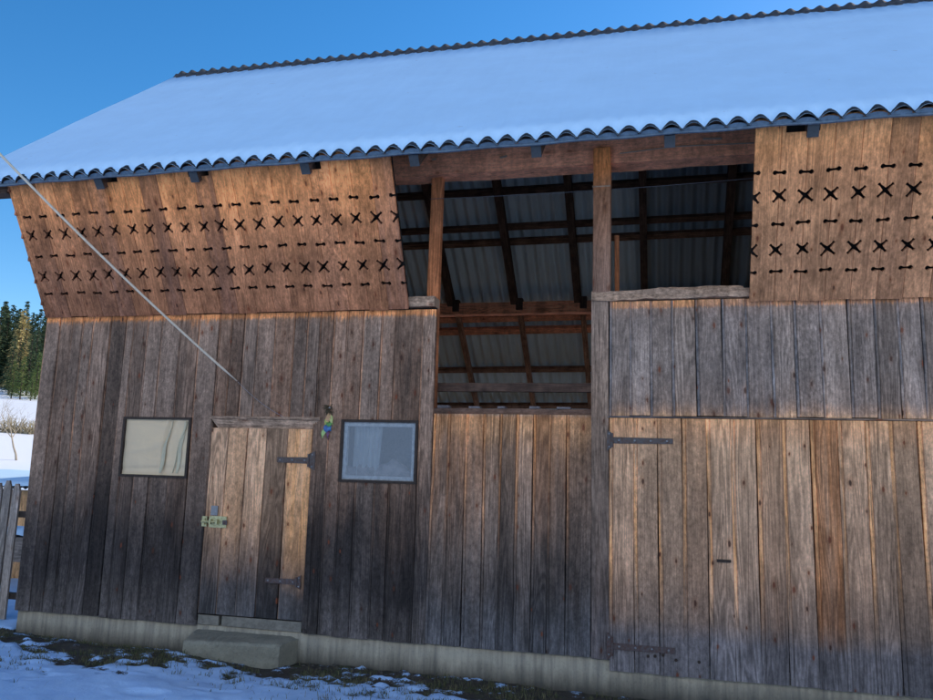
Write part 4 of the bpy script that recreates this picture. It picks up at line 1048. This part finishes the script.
for k, px, dist, sc_ in spots:
    x, y = az(px, dist); z = gz(x, y)
    if k not in used: o = protos[k]; o.location = (x, y, z); o.scale = (sc_,)*3; used.add(k)
    else: dup(protos[k], (x, y, z), random.random()*6, sc_)
# bare tree
def bare(name, label, H, loc, seed):
    rnd = random.Random(seed); t = thing(name, label, 'tree'); tr = MB(); cr = MB()
    def grow(mb, p, d, L, r, lev):
        n = 4; pts = [p]; q = p
        for i in range(n):
            d = (d+Vector((rnd.gauss(0, .10), rnd.gauss(0, .10), rnd.gauss(.03, .06)))).normalized(); q = q+d*L/n; pts.append(q)
        mb.tube(pts, [r*(1-.6*i/n) for i in range(n+1)], 5 if lev < 2 else 3, cap=False)
        if lev < 4:
            for i in range(4 if lev < 3 else 3):
                k = rnd.choice([2, 3, 4]) if lev else rnd.choice([2, 3, 4, 4]); an = rnd.random()*6.28
                sd_ = Vector((math.cos(an), math.sin(an), rnd.uniform(-.1, .5))); nd = (d*rnd.uniform(.5, 1.1)+sd_*.75).normalized(); grow(cr, pts[k], nd, L*rnd.uniform(.5, .75), r*.42, lev+1)
    grow(tr, Vector((0, 0, -.1)), Vector((0, 0, 1)), H*.42, H*.016, 0)
    tr.build('trunk', MW['twig'], t); cr.build('crown', MW['twig'], t); t.location = loc
x, y = az(19, 34); bare('bare_tree', 'small leafless tree on the sunlit snowy field left of the barn', 3.1, (x, y, gz(x, y)), 5)
# brush
x, y = az(6, 46); bt = thing('bush', 'brown dry bush on the snowy field behind the leafless tree', 'bush', (x, y, gz(x, y)))
mb = MB()
for _ in range(420):
    bx0 = random.uniform(-2.2, 1.6); p = Vector((x+bx0*.75, y+bx0*.75+random.uniform(-.4, .4), gz(x, y)-.1)); d = Vector((random.gauss(0, .3), random.gauss(0, .3), random.uniform(.3, 1.1)*(1-.25*abs(bx0)))); mb.tube([p, p+d*.6, p+d], [.03, .02, .008], 3, cap=False)
mb.build('stems', MW['drygrass'], bt)
# feeding rack
x, y = az(8, 24.5); zb = gz(x, y); rk = thing('feeding_rack', 'long low wooden rack with thin legs on the snow beyond the shed', 'rack', (x, y, zb))
e = Vector((rt.x, rt.y, 0)).normalized(); c0 = Vector((x, y, zb))
mb = MB(); mb.bar(c0-e*1.6+Vector((0, 0, .62)), c0+e*.55+Vector((0, 0, .62)), .35, .07); mb.build('board', MW['rafter'], rk)
for s_ in (-1.4, -.7, .1, .45): mb = MB(); mb.bar(c0+e*s_+Vector((0, 0, -.2)), c0+e*s_+Vector((0, 0, .58)), .05, .05, side=e); mb.build('leg', MW['rafter'], rk)
# far field hut with snowy roof
x, y = az(14, 140); zb = gz(x, y); ht = thing('field_hut', 'snow roofed hut half hidden among the conifers', 'hut', (x, y, zb))
e = Vector((rt.x, rt.y, 0)).normalized(); e2 = Vector((-e.y, e.x, 0)); c0 = Vector((x, y, zb))
mb = MB(); mb.prism(c0-e*5-Vector((0, 0, 1)), e, (0, 0, 1), e2, 8, 3.2, 4); mb.build('wall', MW['rafter'], ht)
mb = MB(); a_ = c0-e*5.4+Vector((0, 0, 2.1))-e2*.5; mb.v += [a_, a_+e*8.8, a_+e*8.8+e2*2.6+Vector((0, 0, 2.2)), a_+e2*2.6+Vector((0, 0, 2.2)), a_+e*8.8+e2*5.2, a_+e2*5.2]; mb.face((0, 1, 2, 3)); mb.face((3, 2, 4, 5)); mb.build('roof', MW['snow'], ht)
